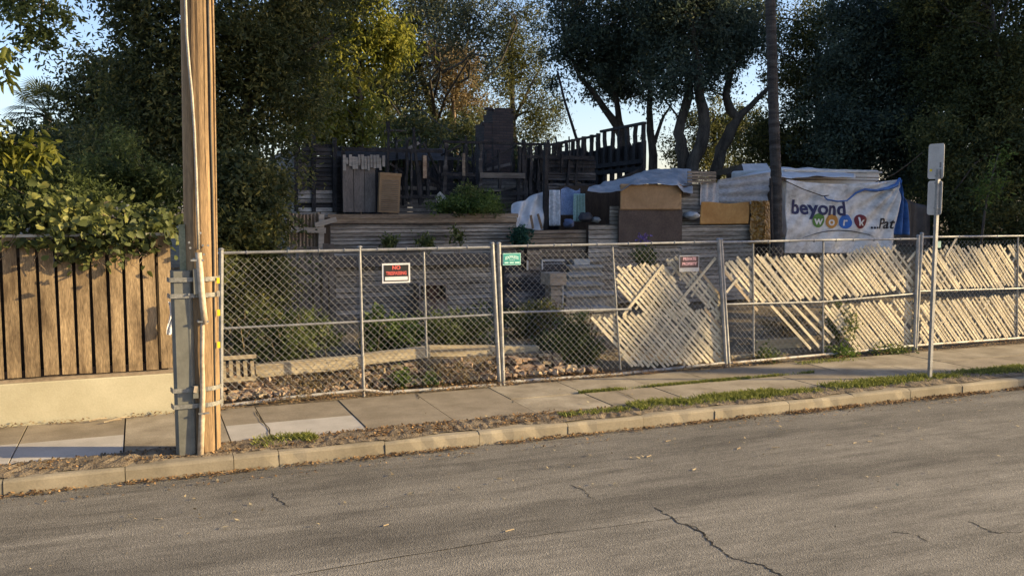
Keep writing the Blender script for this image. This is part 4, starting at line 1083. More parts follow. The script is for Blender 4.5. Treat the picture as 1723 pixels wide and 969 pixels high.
# blue tarp edge
M['blue'] = mat('blue_tarp', (.02, .07, .22), (.06, .16, .40), 3, .5, bump=.3, bscale=10, dist=.02)
bt = thing('blue_tarp', 'bunched blue tarp knotted at the right corner of the banner', 'tarp', P(1515, 400, Y0 - .1))
def bluef(u, v):
    px = 1508 + 14 * u + (v * 6) * (u - .5) * 4; py = 300 + 4 * abs(u - .35) * 12 * (1 - v) + 95 * v
    if v < .2: px = 1514 + (px - 1514) * (v / .2) ** .6
    p = P(px, py, Y0 + .02); return p + Vector((0, .08 * math.sin(u * 18 + v * 3), 0))
MB().grid(bluef, 40, 24, .005).build('hanging_cloth', M['blue'], bt, smooth=True)
ed = [(1387, 331), (1392, 336), (1410, 339), (1425, 338), (1440, 325), (1455, 319), (1475, 321), (1495, 317), (1508, 312), (1514, 300)]
MB().tube([P(px, py, Y0 - .14) for px, py in ed], [.015, .02, .018, .02, .025, .03, .035, .045, .06, .03], 7).build('twisted_edge', M['blue'], bt, smooth=True)
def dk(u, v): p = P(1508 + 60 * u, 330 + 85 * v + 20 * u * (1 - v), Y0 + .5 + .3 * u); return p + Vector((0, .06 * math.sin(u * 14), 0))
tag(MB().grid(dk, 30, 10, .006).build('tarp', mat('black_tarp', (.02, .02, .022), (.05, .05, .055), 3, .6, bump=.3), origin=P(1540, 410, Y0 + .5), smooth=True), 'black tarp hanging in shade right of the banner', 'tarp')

# clothes and white tarp
M['cloth'] = mat('white_cotton', (.45, .47, .50), (.62, .64, .67), 4, .9, bump=.2, bscale=20, dist=.01)
def wt(u, v):
    t = 345 - 25 * u; px = 862 + 56 * u; py = t + (388 - t) * v - 6 * math.sin(u * 5) * v
    p = P(px, py, 18.3 + .3 * (1 - v)); return p + Vector((0, .07 * noise3(px * .09, py * .05, 2) + .05 * math.sin(u * 16 + v * 5), .02 * math.sin(u * 12)))
tag(MB().grid(wt, 50, 24, .005).build('tarp', M['tarpw'], origin=P(890, 388, 18.3), smooth=True), 'white tarp slumped over the terrace edge left of the hanging clothes', 'tarp')
sheet('hanging_cloth', 'long white cloth hanging on the line, left of the blue cloth', 'cloth', (925, 320, 943, 380), 18.4, M['cloth'], .03, 12, 3, group='cloths hung out on the terrace')
sheet('hanging_cloth', 'blue cloth hanging between the white and the mint cloths', 'cloth', (943, 318, 978, 362), 18.5, mat('blue_cotton', (.16, .23, .38), (.25, .33, .50), 4, .9), .04, 8, 3, 0, .04, 2, group='cloths hung out on the terrace')
sheet('hanging_cloth', 'mint green towel hanging rightmost of the hung cloths', 'cloth', (966, 326, 986, 373), 18.3, mat('mint_cotton', (.30, .45, .42), (.40, .56, .52), 4, .9), .035, 26, 2, group='cloths hung out on the terrace')
cln = thing('clothes_line', 'dark charred clothes post with line on the terrace', 'post', P(919, 385, 18.35))
MB().bar(P(919, 240, 18.45), P(917, 386, 18.45), .09, .09, side=(0, 1, 0)).build('post', M['char'], cln)
MB().tube([P(917, 318, 18.44), P(950, 316, 18.52), P(990, 322, 18.35)], .006, 5).build('line', M['fencedark'], cln)
# clutter on the terrace
rnd = random.Random(61)
for px, py, w, h, c, lb in ((957, 376, 12, 14, (.10, .13, .22), 'dark blue bundle on the terrace under the hanging cloths'), (1002, 370, 12, 9, (.35, .35, .35), 'pale bucket on the terrace beside the shed wall'),
                            (985, 366, 18, 16, (.05, .05, .06), 'black bag on the terrace right of the mint towel'), (1163, 362, 22, 12, (.40, .42, .44), 'crumpled white bag on the shed wall ledge')):
    p = P(px, py, 18.0 if px < 1100 else Y0 - .02); k = 1 / ppm(p); mb = bmesh.new(); bmesh.ops.create_icosphere(mb, subdivisions=3, radius=1)
    for v in mb.verts:
        s_ = 1 + .35 * noise3(v.co.x * 1.6 + px, v.co.y * 1.6, v.co.z * 1.6); v.co = Vector((v.co.x * w * k * .6 * s_, v.co.y * .18 * s_, v.co.z * h * k * .55 * s_))
    me = bpy.data.meshes.new('bag'); mb.to_mesh(me); mb.free(); me.materials.append(flat('bag%d' % px, c)); o = bpy.data.objects.new('bag', me); COL.objects.link(o); o.location = p
    for pl_ in me.polygons: pl_.use_smooth = True
    tag(o, lb, 'bag' if 'bag' in lb else ('bucket' if 'bucket' in lb else 'bundle'))
    if 'bucket' in lb: o.name = 'bucket'
    if 'bundle' in lb: o.name = 'bundle'
for i, (p, q) in enumerate([((893, 362), (897, 385)), ((905, 360), (912, 385)), ((738, 325), (765, 352)), ((735, 330), (752, 356))]):
    a, b = P(*p, 18.15), P(*q, 18.15)
    lb = ['narrow brown stake leaning on the white tarp, left one', 'narrow brown stake leaning on the white tarp, right one', 'white board leaning down to the weeds, upper one', 'white board leaning down to the weeds, lower one'][i]
    tag(MB().bar(a, b, .05 if i < 2 else .09, .02).build('stake' if i < 2 else 'plank', M['bark_tan'] if i < 2 else M['whiteboard'], origin=b), lb, 'stake' if i < 2 else 'plank')

# ================================================================== BURNT HOUSE
YH = 21.0; ZF = 1.3
bh = thing('burnt_house', 'burnt out wooden house with charred studs and open roof', 'house', (8, YH, ZF))
def hb(name, r4, Y, m, th=.04, parent=None):
    x0, x1, z0, z1 = rect(*r4, Y); return MB().box(x0, x1, Y, Y + th, z0, z1).build(name, m, parent or bh)
def hs(name, r4, Y, m, pitch=.11, seed=0, broken=0, ext=0):
    x0, x1, z0, z1 = rect(*r4, Y); mb = MB(); siding(mb, x0, x1, Y, z0 - ext, z1, pitch, seed, broken)
    if Y < YH + .2 and r4[0] < 890: mb.cur = 1; mb.box(x0 + .01, x1 - .01, Y + .018, Y + .04, z0 - ext, z1 - .05)
    return mb.build(name, [m, M['char']], bh)
# left corner
hs('siding_wall', (503, 262, 577, 356), YH, M['charlite'], .1, 31, 0, .3)
hs('siding_wall', (500, 318, 566, 356), YH - .03, M['scorch'], .1, 32, .1, .3)
hs('siding_wall', (508, 238, 560, 262), YH, M['charlite'], .1, 33, .35)
rx = P(503, 300, YH).x
mb = MB()
for k in range(24):
    z = 1.3 + k * .1
    mb.add([(rx, YH, z), (rx - .02, YH, z), (rx - .02, YH + 5, z), (rx, YH + 5, z), (rx, YH, z + .095), (rx - .012, YH, z + .095), (rx - .012, YH + 5, z + .095), (rx, YH + 5, z + .095)], [(1, 0, 4, 5), (2, 1, 5, 6), (4, 7, 6, 5), (0, 3, 7, 4), (3, 2, 6, 7)])
mb.cur = 1; mb.box(rx + .004, rx + .05, YH + .02, YH + 5, 1.2, 3.75)
mb.build('siding_wall', [M['scorch'], M['char']], bh)
for px, y0 in ((498, 240), (528, 222), (563, 232), (577, 246)):
    a, b = P(px, y0, YH - .06), P(px, 356, YH - .06); MB().bar(a, b, .09, .06, side=(0, 1, 0)).build('stud', M['char'], bh)
# back wall, ragged boards
mb = MB(); rnd = random.Random(33); x = P(565, 300, 25).x; xe = P(1000, 300, 25).x
while x < xe:
    w = rnd.uniform(.12, .3); h = rnd.uniform(-.35, .15) ; zt = P(700, 268, 25).z + h + (.3 * math.sin(x * 1.7))
    if rnd.random() > .08: mb.box(x, x + w * .96, 25 + rnd.uniform(-.02, .02), 25.04, 1.2, zt)
    x += w
mb.build('back_wall', M['char'], bh)
hs('inner_siding', (670, 300, 735, 358), YH + 1.6, M['scorch'], .11, 35, .2, .3)
hs('inner_siding', (812, 302, 884, 356), YH + .9, M['scorch'], .1, 36, .15, .3)
hs('inner_siding', (742, 262, 800, 320), YH + 2.5, M['charlite'], .1, 37, .3, .5)
# fallen roof sheet (dark) between x 565 and 745
def rf(u, v):
    px = 566 + 184 * u; py = 247 + 20 * v + 4 * u; p = P(px, py, YH + .15 + 1.2 * (1 - v)); return p + Vector((0, 0, .05 * noise3(u * 9, v * 3, 1)))
MB().grid(rf, 40, 8, .03).build('roof_remnant', M['char'], bh)
hb('fascia_board', (566, 250, 745, 256), YH - .02, M['char'], .05)
# studs of the front wall
rnd = random.Random(44)
studs = [(590, 258, 320, 0), (652, 205, 355, .08), (683, 236, 330, .07), (692, 255, 345, .05), (709, 215, 345, .11), (720, 262, 330, .07), (747, 236, 350, .10), (778, 244, 330, .06), (808, 240, 345, .09), (841, 252, 318, .07), (871, 246, 352, .09), (884, 236, 345, .12), (892, 242, 330, .08), (905, 246, 320, .07)]
for i, (px, y0, y1, w) in enumerate(studs):
    w = w or .06; ln = rnd.uniform(-4, 4) if i not in (4,) else 14
    pts = [P(px - ln * (1 - k / 8) + rnd.uniform(-1, 1), y0 + (y1 - y0) * k / 8, YH + .02) for k in range(9)]
    mb = MB()
    for k in range(8):
        ww = w * (rnd.uniform(.45, 1.05) if k < 5 else 1); mb.bar(pts[k], pts[k + 1], ww, .07, side=(0, 1, 0))
    mb.build('stud', M['charlite'] if i in (3, 6, 8) else M['char'], bh)
# plates, sills and openings
for r4, m_ in (((745, 239, 930, 243), 'char'), ((808, 291, 884, 300), 'board'), ((742, 292, 800, 297), 'char'), ((750, 322, 884, 328), 'char'), ((650, 330, 740, 334), 'char'), ((808, 320, 842, 325), 'board'), ((885, 262, 1000, 268), 'char')):
    hb('beam', r4, YH - .03, M[m_], .07)
for (p, q) in (((712, 240), (742, 300)), ((826, 268), (868, 246)), ((655, 275), (680, 292)), ((776, 244), (742, 262)), ((896, 300), (912, 320)), ((930, 245), (985, 232))):
    MB().bar(P(*p, YH + .05), P(*q, YH + .1), .05, .05).build('fallen_rafter', M['char'], bh)
hb('exposed_board', (778, 258, 783, 296), YH - .05, M['sidbrown'], .02); hb('exposed_board', (712, 262, 718, 300), YH - .05, M['brick'], .02)
hb('wall_panel', (695, 270, 707, 278), YH + .4, M['board'], .02)
# right front: charred siding strips
hs('siding_wall', (884, 268, 1002, 300), YH + .1, M['char'], .09, 38, .3)
hs('siding_wall', (912, 290, 1002, 345), YH + .05, M['charlite'], .07, 39, .35)
hs('siding_wall', (880, 300, 915, 356), YH + .12, M['char'], .1, 40, .05)
rnd = random.Random(71)
for i in range(16):
    px = rnd.uniform(885, 1000); w = rnd.uniform(.03, .09); y0 = rnd.uniform(236, 262)
    MB().bar(P(px, y0, YH + rnd.uniform(-.1, .6)), P(px + rnd.uniform(-6, 6), rnd.uniform(300, 350), YH + rnd.uniform(-.1, .3)), w, .05, side=(0, 1, 0)).build('stud', M['char'], bh)
rnd = random.Random(123)
for i in range(34):
    px = rnd.uniform(648, 1000); y0 = rnd.uniform(228, 262); yy = YH + rnd.uniform(0, 2.5); ln = rnd.uniform(-7, 7); w = rnd.uniform(.03, .075)
    a = P(px, y0, yy); b = P(px + ln, rnd.uniform(285, 350), yy); mb = MB(); prev = a
    for k in range(1, 6):
        q = a.lerp(b, k / 5) + Vector((rnd.uniform(-.02, .02), 0, 0)); mb.bar(prev, q, w * (rnd.uniform(.35, .8) if k < 3 else 1), w, side=(0, 1, 0)); prev = q
    mb.build('stud', M['char'] if rnd.random() < .75 else M['charlite'], bh)
for i in range(14):
    px = rnd.uniform(650, 990); py = rnd.uniform(250, 335); yy = YH + rnd.uniform(.1, 2)
    MB().bar(P(px, py, yy), P(px + rnd.uniform(15, 45), py + rnd.uniform(-14, 14), yy + .1), rnd.uniform(.03, .09), .04).build('fallen_rafter', M['char'] if i % 3 else M['scorch'], bh)
# chimney
x0, x1, z0, z1 = rect(829, 184, 864, 300, 23)
xs0 = P(815, 250, 23).x
M['chbrick'] = bpy.data.materials.new('sooty_brick'); M['chbrick'].use_nodes = True
nn = M['chbrick'].node_tree.nodes; ll = M['chbrick'].node_tree.links
bt_ = nn.new('ShaderNodeTexBrick'); tcx = nn.new('ShaderNodeTexCoord'); cmb = nn.new('ShaderNodeCombineXYZ'); spx = nn.new('ShaderNodeSeparateXYZ'); adx = nn.new('ShaderNodeMath')
ll.new(tcx.outputs['Object'], spx.inputs[0]); ll.new(spx.outputs[0], adx.inputs[0]); ll.new(spx.outputs[1], adx.inputs[1]); ll.new(adx.outputs[0], cmb.inputs[0]); ll.new(spx.outputs[2], cmb.inputs[1]); ll.new(cmb.outputs[0], bt_.inputs['Vector'])
bt_.inputs['Scale'].default_value = 1; bt_.inputs['Brick Width'].default_value = .21; bt_.inputs['Row Height'].default_value = .072; bt_.inputs['Mortar Size'].default_value = .010
bt_.inputs['Color1'].default_value = (.030, .024, .024, 1); bt_.inputs['Color2'].default_value = (.055, .040, .038, 1); bt_.inputs['Mortar'].default_value = (.025, .024, .026, 1)
ll.new(bt_.outputs[0], nn['Principled BSDF'].inputs['Base Color']); nn['Principled BSDF'].inputs['Roughness'].default_value = .9
bpn = nn.new('ShaderNodeBump'); bpn.inputs['Strength'].default_value = .8; bpn.inputs['Distance'].default_value = .015; bpn.invert = True
ll.new(bt_.outputs['Fac'], bpn.inputs['Height']); ll.new(bpn.outputs[0], nn['Principled BSDF'].inputs['Normal'])
zs_ = P(822, 208, 23).z
mb = MB(); mb.box(x0, x1, 23, 23.7, 1.3, z1 - .12); mb.box(x0 + .04, x1 - .05, 23.03, 23.6, z1 - .12, z1); mb.box(xs0, x0 - .002, 23.01, 23.69, 1.3, zs_)
rnd = random.Random(4)
for i in range(9): mb.rbox((rnd.uniform(xs0, x1), 23.1, (zs_ if i < 3 else z1) + .0), (.2, .1, .07), (0, 0, rnd.uniform(-.3, .3)))
mb.build('chimney', M['chbrick'], bh)
# side wall running back, stud band against the sky
XS = 12.3
swp = MB()
def sp_(px, py): return PXp(px, py, XS)
top = [(925, 241), (960, 232), (985, 227), (1020, 219), (1056, 211), (1084, 206)]
stl = [PXp(px, 0, XS).y for px in (925, 1086)]
ya, yb = stl[1], stl[0]
def zline(py_far, py_near):     # returns function z(Y) between far and near heights
    zf = PXp(925, py_far, XS).z; zn = PXp(1086, py_near, XS).z
    return lambda y: zf + (zn - zf) * (yb - y) / (yb - ya)
ztop_ = zline(243, 207); zmid = zline(262, 240)
MB().bar((XS, ya - .05, ztop_(ya)), (XS, yb * .4 + ya * .6, ztop_(yb * .4 + ya * .6) + .03), .07, .10, side=(1, 0, 0)).build('top_plate', M['char'], bh)
MB().bar((XS + .05, yb * .45 + ya * .55, ztop_(yb * .45 + ya * .55) - .05), (XS, yb, ztop_(yb) - .02), .06, .09, side=(1, 0, 0)).build('top_plate', M['char'], bh)
rnd = random.Random(90); ny = 14
for k in range(ny + 1):
    y = ya + (yb - ya) * k / ny; w = rnd.uniform(.09, .17) if k < 9 else rnd.uniform(.05, .12)
    pts = [(XS, y + rnd.uniform(-.02, .02), 1.5), (XS, y, zmid(y)), (XS, y + rnd.uniform(-.05, .05), (zmid(y) + ztop_(y)) / 2), (XS, y + rnd.uniform(-.05, .05), ztop_(y))]
    mb = MB()
    for j in range(3): mb.bar(pts[j], pts[j + 1], w * (1 if j < 1 else rnd.uniform(.6, 1)), .09, side=(1, 0, 0))
    mb.build('stud', M['char'], bh)
mb = MB(); y = ya - .02
while y < yb:
    w = .24; h = rnd.uniform(-.1, .12); zb_ = 1.4 if y > ya + 1.9 else zline(296, 283)(y)
    mb.box(XS + .05, XS + .075, y, y + w * .97, zb_, zmid(y) + h * .5); y += w
mb.build('sheathing', M['char'], bh)
for zf in (zline(290, 271), zline(300, 284)):
    MB().bar((XS - .06, ya, zf(ya)), (XS - .06, yb, zf(yb)), .12, .05, side=(1, 0, 0)).build('beam', M['charlite'] if False else M['char'], bh)
rf_ = MB().bar(P(985, 330, YH), (XS, ya, P(1085, 285, ya).z), .12, .08); rf_.build('beam', M['char'], bh)
# leaning doors and panels in front of the house
dd = thing('closet_doors', 'row of three tall grey brown panelled doors against the burnt wall', 'doors', P(604, 356, YH - .3))
M['door'] = mat('grey_brown_door', (.12, .10, .085), (.20, .17, .145), 3, .8, (2, 1, .5), .2)
for k in range(3):
    x0, x1, z0, z1 = rect(577 + k * 18.5, 270, 594.5 + k * 18.5, 357, YH - .3)
    MB().box(x0, x1, YH - .3, YH - .26, z0, z1).box(x0 + .05, x1 - .05, YH - .307, YH - .3, z0 + .1 + (z1 - z0) * .3, z1 - .25).build('door_leaf', M['door'], dd)
mb = MB(); x0, x1, z0, z1 = rect(577, 262, 645, 284, YH - .33); rnd = random.Random(15); x = x0
while x < x1: w = .07; mb.box(x, x + w * rnd.uniform(.6, .95), YH - .35, YH - .33, z0 + rnd.uniform(-.05, .1), z1 + rnd.uniform(-.06, .03)); x += w
mb.build('burnt_slats', M['sidlight'], dd)
x0, x1, z0, z1 = rect(637, 294, 672, 358, YH - .5)
cbn = thing('ribbed_panel', 'tan ribbed panel box leaning against the burnt wall, right of the doors', 'panel', ((x0 + x1) / 2, YH - .5, z0))
cx_ = (x0 + x1) / 2
mm = MB(); mm.rbox((cx_, YH - .5, (z0 + z1) / 2), (x1 - x0, .12, z1 - z0), (0, .05, 0)); mm.build('body', M['card'], cbn)
mm = MB()
for k in range(16): mm.rbox((cx_ + .05 * ((k / 15) - .5) * (z1 - z0), YH - .565, z0 + .06 + (z1 - z0 - .2) * k / 15), (x1 - x0 - .1, .01, .02), (0, .05, 0))
mm.build('ribs', M['sidbrown'], cbn)
mm = MB(); mm.rbox((cx_ + .03, YH - .5, z1 + .0), (x1 - x0 + .02, .16, .07), (0, .05, 0)); mm.build('cap', M['card'], cbn)
# leaning thin pole against the sky
tag(MB().tube([P(938, 120, 24), P(950, 170, 24), P(972, 240, 24), P(978, 262, 24)], [.03, .035, .045, .045], 6).build('leaning_pole', M['char'], origin=P(978, 262, 24)), 'thin dark pole leaning against the sky above the burnt roofline', 'pole')

# ================================================================== VEGETATION
LM = {}
LM['dark'] = leafmat('leaf_dark', (.040, .052, .020), (.085, .10, .036), (.26, .23, .065), .45)
LM['blue'] = leafmat('leaf_blue_dark', (.042, .064, .048), (.080, .112, .080), (.17, .19, .10), .42)
LM['olive'] = leafmat('leaf_olive', (.035, .042, .014), (.08, .088, .026), (.17, .165, .045), .45)
LM['yellow'] = leafmat('leaf_yellow_green', (.08, .095, .018), (.21, .22, .036), (.42, .39, .08), .55)
LM['euc'] = leafmat('leaf_eucalyptus', (.045, .055, .032), (.11, .12, .06), (.21, .20, .10), .4)
LM['dry'] = leafmat('leaf_dry_brown', (.09, .07, .035), (.22, .16, .08), (.28, .23, .12), .4)
LM['bright'] = leafmat('leaf_bright_green', (.04, .065, .015), (.09, .14, .03), (.18, .24, .06), .45)
LM['weed'] = leafmat('leaf_weed', (.05, .07, .02), (.11, .14, .04), (.22, .25, .08), .45)

def T(*a): return [(P(px, py, Y), r) for px, py, Y, r in a]
# big dark tree left of centre
tree('dense_tree', 'huge dark leafy tree filling the view behind the wooden pole',
     [blob(330, 60, 15.6, 150, 110), blob(250, 30, 15.4, 60, 80), blob(435, 110, 15.8, 80, 95), blob(300, 210, 15.6, 120, 85), blob(405, 215, 15.5, 72, 75), blob(262, 150, 15.8, 65, 75),
      blob(360, -120, 16, 230, 130), blob(230, 270, 15.0, 70, 60), blob(300, 300, 15.0, 60, 50), blob(520, 20, 16.2, 70, 60), blob(500, 60, 16.2, 65, 50), blob(440, 250, 15.5, 36, 40), blob(495, 160, 15.9, 45, 60)],
     [T((345, 560, 15.6, .26), (340, 430, 15.6, .22), (350, 300, 15.6, .19), (340, 180, 15.6, .15), (330, 40, 15.7, .10), (330, -80, 15.8, .05)),
      T((350, 300, 15.6, .12), (400, 200, 15.7, .09), (470, 110, 16, .06), (560, 60, 16.1, .03))],
     LM['dark'], M['bark'], 1500, 66, .27, .08, .38, 101, droop=.5, shape='long', nl=40)
tree('golden_tree', 'yellow green drooping leaved tree between the dark tree and the burnt house',
     [blob(560, 50, 24, 75, 70), blob(600, 130, 24, 55, 60), blob(545, 150, 24, 60, 60), blob(600, 205, 24, 50, 40), blob(520, 210, 24, 40, 40), blob(640, 60, 24, 40, 50), blob(570, -60, 24, 120, 70)],
     [T((600, 330, 24, .16), (602, 230, 24, .13), (606, 150, 24, .10), (600, 60, 24, .06), (590, -20, 24, .03))],
     LM['yellow'], M['bark'], 420, 50, .34, .16, .35, 102, droop=.9, shape='long', nl=34)
tree('eucalyptus_tree', 'tall open tree with upright grey green sprays behind the chimney',
     [blob(700, 60, 39, 50, 80), blob(695, 130, 39, 48, 60), blob(790, 39, 30, 45, 60), blob(770, 110, 39, 45, 40, 1500), blob(745, -30, 39, 110, 60), blob(660, 180, 39, 50, 40), blob(700, 210, 39, 60, 35), blob(790, 200, 39, 60, 40), blob(760, 160, 39, 50, 40)],
     [T((745, 330, 39, .28), (742, 250, 39, .24), (735, 210, 39, .20), (715, 150, 39, .13), (700, 90, 39, .08), (690, 20, 39, .04)),
      T((742, 250, 39, .18), (760, 190, 39, .12), (780, 120, 39, .08), (790, 40, 39, .04)), T((740, 230, 39, .14), (780, 170, 39, .09), (840, 110, 39, .05), (870, 40, 39, .03))],
     LM['euc'], M['bark'], 560, 62, .5, .165, .3, 103, droop=-.3, nl=46, flat=1.3)
tree('eucalyptus_tree', 'lighter olive tree standing right behind the chimney against the sky',
     [blob(865, 60, 41, 45, 70), blob(850, 130, 41, 40, 45, 1000), blob(885, 120, 41, 28, 50, 900), blob(900, 190, 41, 42, 35), blob(890, 225, 41, 38, 18), blob(850, 10, 41, 50, 40, 900)],
     [T((868, 330, 41, .2), (866, 240, 41, .17), (862, 180, 41, .12), (860, 100, 41, .08), (862, 39, 41, .04)), T((866, 200, 41, .09), (890, 150, 41, .06), (912, 110, 41, .03))],
     LM['olive'], M['bark'], 300, 60, .46, .155, .3, 104, droop=-.2, nl=36, flat=1.2)
tree('dry_tree', 'brown half dry bush tree in front of the grey green sprays, left of the chimney',
     [blob(765, 115, 37, 42, 42), blob(790, 160, 37, 30, 30)],
     [T((770, 330, 37, .12), (768, 230, 37, .10), (762, 160, 37, .07), (758, 90, 37, .03))],
     LM['dry'], M['bark_tan'], 120, 55, .4, .14, .35, 105, droop=-.2, nl=30)
tree('dark_shrub_tree', 'dark evergreen between the golden tree and the chimney, low behind burnt studs',
     [blob(620, 290, 27, 80, 40), blob(740, 290, 27, 90, 40), blob(860, 300, 27, 80, 35), blob(650, 215, 35, 60, 45), blob(700, 230, 35, 50, 35), blob(770, 235, 35, 50, 28), blob(640, 150, 37, 39, 50)],
     [T((690, 340, 35, .14), (688, 260, 35, .10), (680, 190, 35, .05))], LM['dark'], M['bark'], 520, 60, .42, .16, .4, 106, nl=20)
# centre right
tree('leaning_tree', 'dark tree with crooked leaning trunks standing behind the charred rafters',
     [blob(960, 50, 29, 55, 70), blob(1020, 60, 29, 80, 70), blob(930, 100, 29, 30, 50, 1100), blob(1090, 60, 29, 60, 60), blob(1000, -60, 29, 130, 60), blob(1050, 130, 29, 60, 40), blob(1010, 120, 29, 40, 35), blob(1075, 165, 29, 35, 25, 700)],
     [T((1066, 330, 29, .22), (1060, 262, 29, .20), (1038, 210, 29, .16), (1005, 165, 29, .11), (975, 130, 29, .07), (950, 70, 29, .04)),
      T((1062, 270, 29, .14), (1042, 205, 29, .12), (1034, 150, 29, .09), (1040, 80, 29, .05)),
      T((1100, 330, 28.5, .17), (1098, 262, 28.5, .15), (1092, 200, 28.5, .12), (1095, 150, 28.5, .10), (1082, 60, 28.5, .05)),
      T((1098, 250, 28.5, .08), (1112, 205, 28.5, .06), (1130, 175, 28.5, .03))],
     LM['blue'], M['bark'], 900, 60, .36, .12, .42, 107, droop=.1, nl=44)
tree('twin_trunk_tree', 'tall dark tree with two thick trunks, one catching sun, above the shed',
     [blob(1130, 60, 26, 60, 70), blob(1200, 60, 26, 70, 70), blob(1150, -50, 26, 120, 60), blob(1180, 130, 26, 60, 30), blob(1125, 130, 26, 35, 40, 900), blob(1250, 90, 26, 60, 60), blob(1220, 10, 26, 80, 50), blob(1100, 10, 26, 60, 50)],
     [T((1150, 300, 26, .23), (1150, 262, 26, .21), (1138, 225, 26, .18), (1160, 160, 26, .15), (1150, 60, 26, .08)),
      T((1160, 300, 25.6, .24), (1172, 262, 25.6, .22), (1185, 210, 25.6, .20), (1175, 140, 25.6, .15), (1165, 40, 25.6, .07)),
      T((1200, 300, 26, .22), (1215, 250, 26, .20), (1238, 200, 26, .18), (1222, 160, 26, .13), (1235, 60, 26, .06)), T((1238, 205, 26, .13), (1262, 180, 26, .11), (1300, 140, 26, .06))],
     LM['blue'], M['bark'], 1000, 60, .34, .115, .42, 108, droop=.1, nl=50)
tree('background_tree', 'sunlit speckled evergreen seen between the thick trunks above the shed roof',
     [blob(1180, 240, 37, 70, 45), blob(1250, 230, 37, 60, 55), blob(1210, 190, 37, 70, 35), blob(1160, 270, 37, 45, 25), blob(1210, 290, 37, 90, 18, 1500)],
     [T((1205, 330, 37, .15), (1205, 260, 37, .12), (1200, 190, 37, .06))], LM['olive'], M['bark'], 330, 55, .38, .13, .45, 109, nl=22)
tree('background_tree', 'dense evergreen behind the palm trunk and trailer roof',
     [blob(1330, 210, 28, 60, 70), blob(1290, 240, 28, 45, 45), blob(1380, 140, 28, 60, 60), blob(1340, 100, 28, 60, 50, 2000), blob(1370, 40, 28, 60, 50), blob(1270, 30, 28, 60, 40), blob(1400, 265, 28, 60, 40), blob(1330, 275, 28, 60, 30)],
     [T((1385, 330, 28, .2), (1382, 240, 28, .17), (1378, 160, 28, .12), (1372, 60, 28, .06))], LM['dark'], M['bark'], 900, 60, .36, .12, .42, 110, nl=34)
tree('dark_evergreen', 'very dark dense evergreen mass above and right of the banner',
     [blob(1450, 120, 24, 75, 90), blob(1430, 230, 23, 70, 70), blob(1500, 220, 23, 70, 80), blob(1480, 10, 24, 90, 60), blob(1540, 100, 24, 70, 80), blob(1530, 320, 22.5, 50, 50), blob(1560, 390, 22, 60, 30)],
     [T((1560, 420, 23, .22), (1568, 250, 23, .18), (1565, 160, 23, .13), (1540, 40, 23, .06))], LM['blue'], M['bark'], 1700, 62, .33, .115, .42, 111, nl=40)
tree('dark_evergreen', 'tall dark evergreen behind the sign post reaching the right edge of the view',
     [blob(1640, 120, 20, 95, 110), blob(1620, 260, 19.5, 90, 80), blob(1700, 230, 19.5, 80, 100), blob(1740, 80, 20, 90, 120), blob(1600, 0, 21, 110, 70), blob(1640, 350, 18.8, 90, 50), blob(1740, 350, 18.8, 60, 60), blob(1680, 395, 18.8, 90, 26)],
     [T((1700, 440, 19.5, .22), (1698, 300, 19.5, .18), (1690, 160, 19.5, .13), (1670, 20, 19.5, .06))], LM['dark'], M['bark'], 2000, 62, .33, .105, .42, 112, nl=40)
tree('dark_evergreen', 'tall dark evergreen row end rising between the other two, farther back',
     [blob(1580, 60, 27, 110, 90), blob(1600, 190, 27, 110, 80), blob(1500, 60, 27, 70, 80), blob(1720, 150, 27, 80, 110), blob(1600, 310, 27, 120, 60)],
     [T((1610, 430, 27, .22), (1608, 250, 27, .18), (1600, 60, 27, .08))], LM['blue'], M['bark'], 1300, 55, .42, .14, .42, 125, nl=24)
# sun catching branch on the right
tree('young_tree', 'light green sapling catching sun in front of the dark evergreens at right',
     [blob(1672, 300, 15.6, 18, 45), blob(1655, 330, 15.6, 18, 25), blob(1690, 270, 15.6, 15, 20)],
     [T((1650, 420, 15.6, .035), (1656, 360, 15.6, .028), (1668, 300, 15.6, .015), (1680, 260, 15.6, .008))], LM['bright'], M['bark'], 26, 22, .16, .10, .35, 113, droop=.7, shape='long', nl=10, lr=.01)

# left side vegetation
tree('background_tree', 'sunlit olive tree between the palm and the huge dark tree',
     [blob(165, 175, 21, 34, 60), blob(155, 125, 21, 18, 24, 400), blob(190, 230, 21, 50, 40), blob(110, 240, 21, 60, 35)],
     [T((165, 400, 21, .12), (167, 300, 21, .10), (166, 200, 21, .07), (160, 120, 21, .03))], LM['olive'], M['bark'], 330, 60, .26, .085, .42, 114, nl=24)
tree('background_tree', 'dark leafy tree at the far left behind the vine',
     [blob(70, 262, 19, 60, 30), blob(20, 290, 18, 60, 40), blob(110, 290, 18, 70, 40), blob(-60, 260, 18, 60, 60)],
     [T((70, 420, 18.5, .12), (66, 320, 18.5, .09), (62, 250, 18.5, .04))], LM['dark'], M['bark'], 300, 60, .26, .09, .42, 115, nl=20)
# bush above the vine
tree('bush', 'fine leaved olive bush between the vine and the dark tree',
     [blob(170, 290, 13.4, 95, 45), blob(250, 310, 13.4, 60, 40), blob(70, 300, 13.4, 70, 40), blob(120, 335, 13.0, 150, 35), blob(-40, 310, 13.4, 80, 50)],
     [T((150, 560, 13.4, .05), (155, 400, 13.4, .04), (165, 300, 13.4, .02)), T((230, 560, 13.4, .04), (235, 400, 13.4, .03), (245, 310, 13.4, .015))], LM['weed'], M['bark'], 420, 55, .15, .06, .35, 116, cat='bush', nl=24, lr=.015)
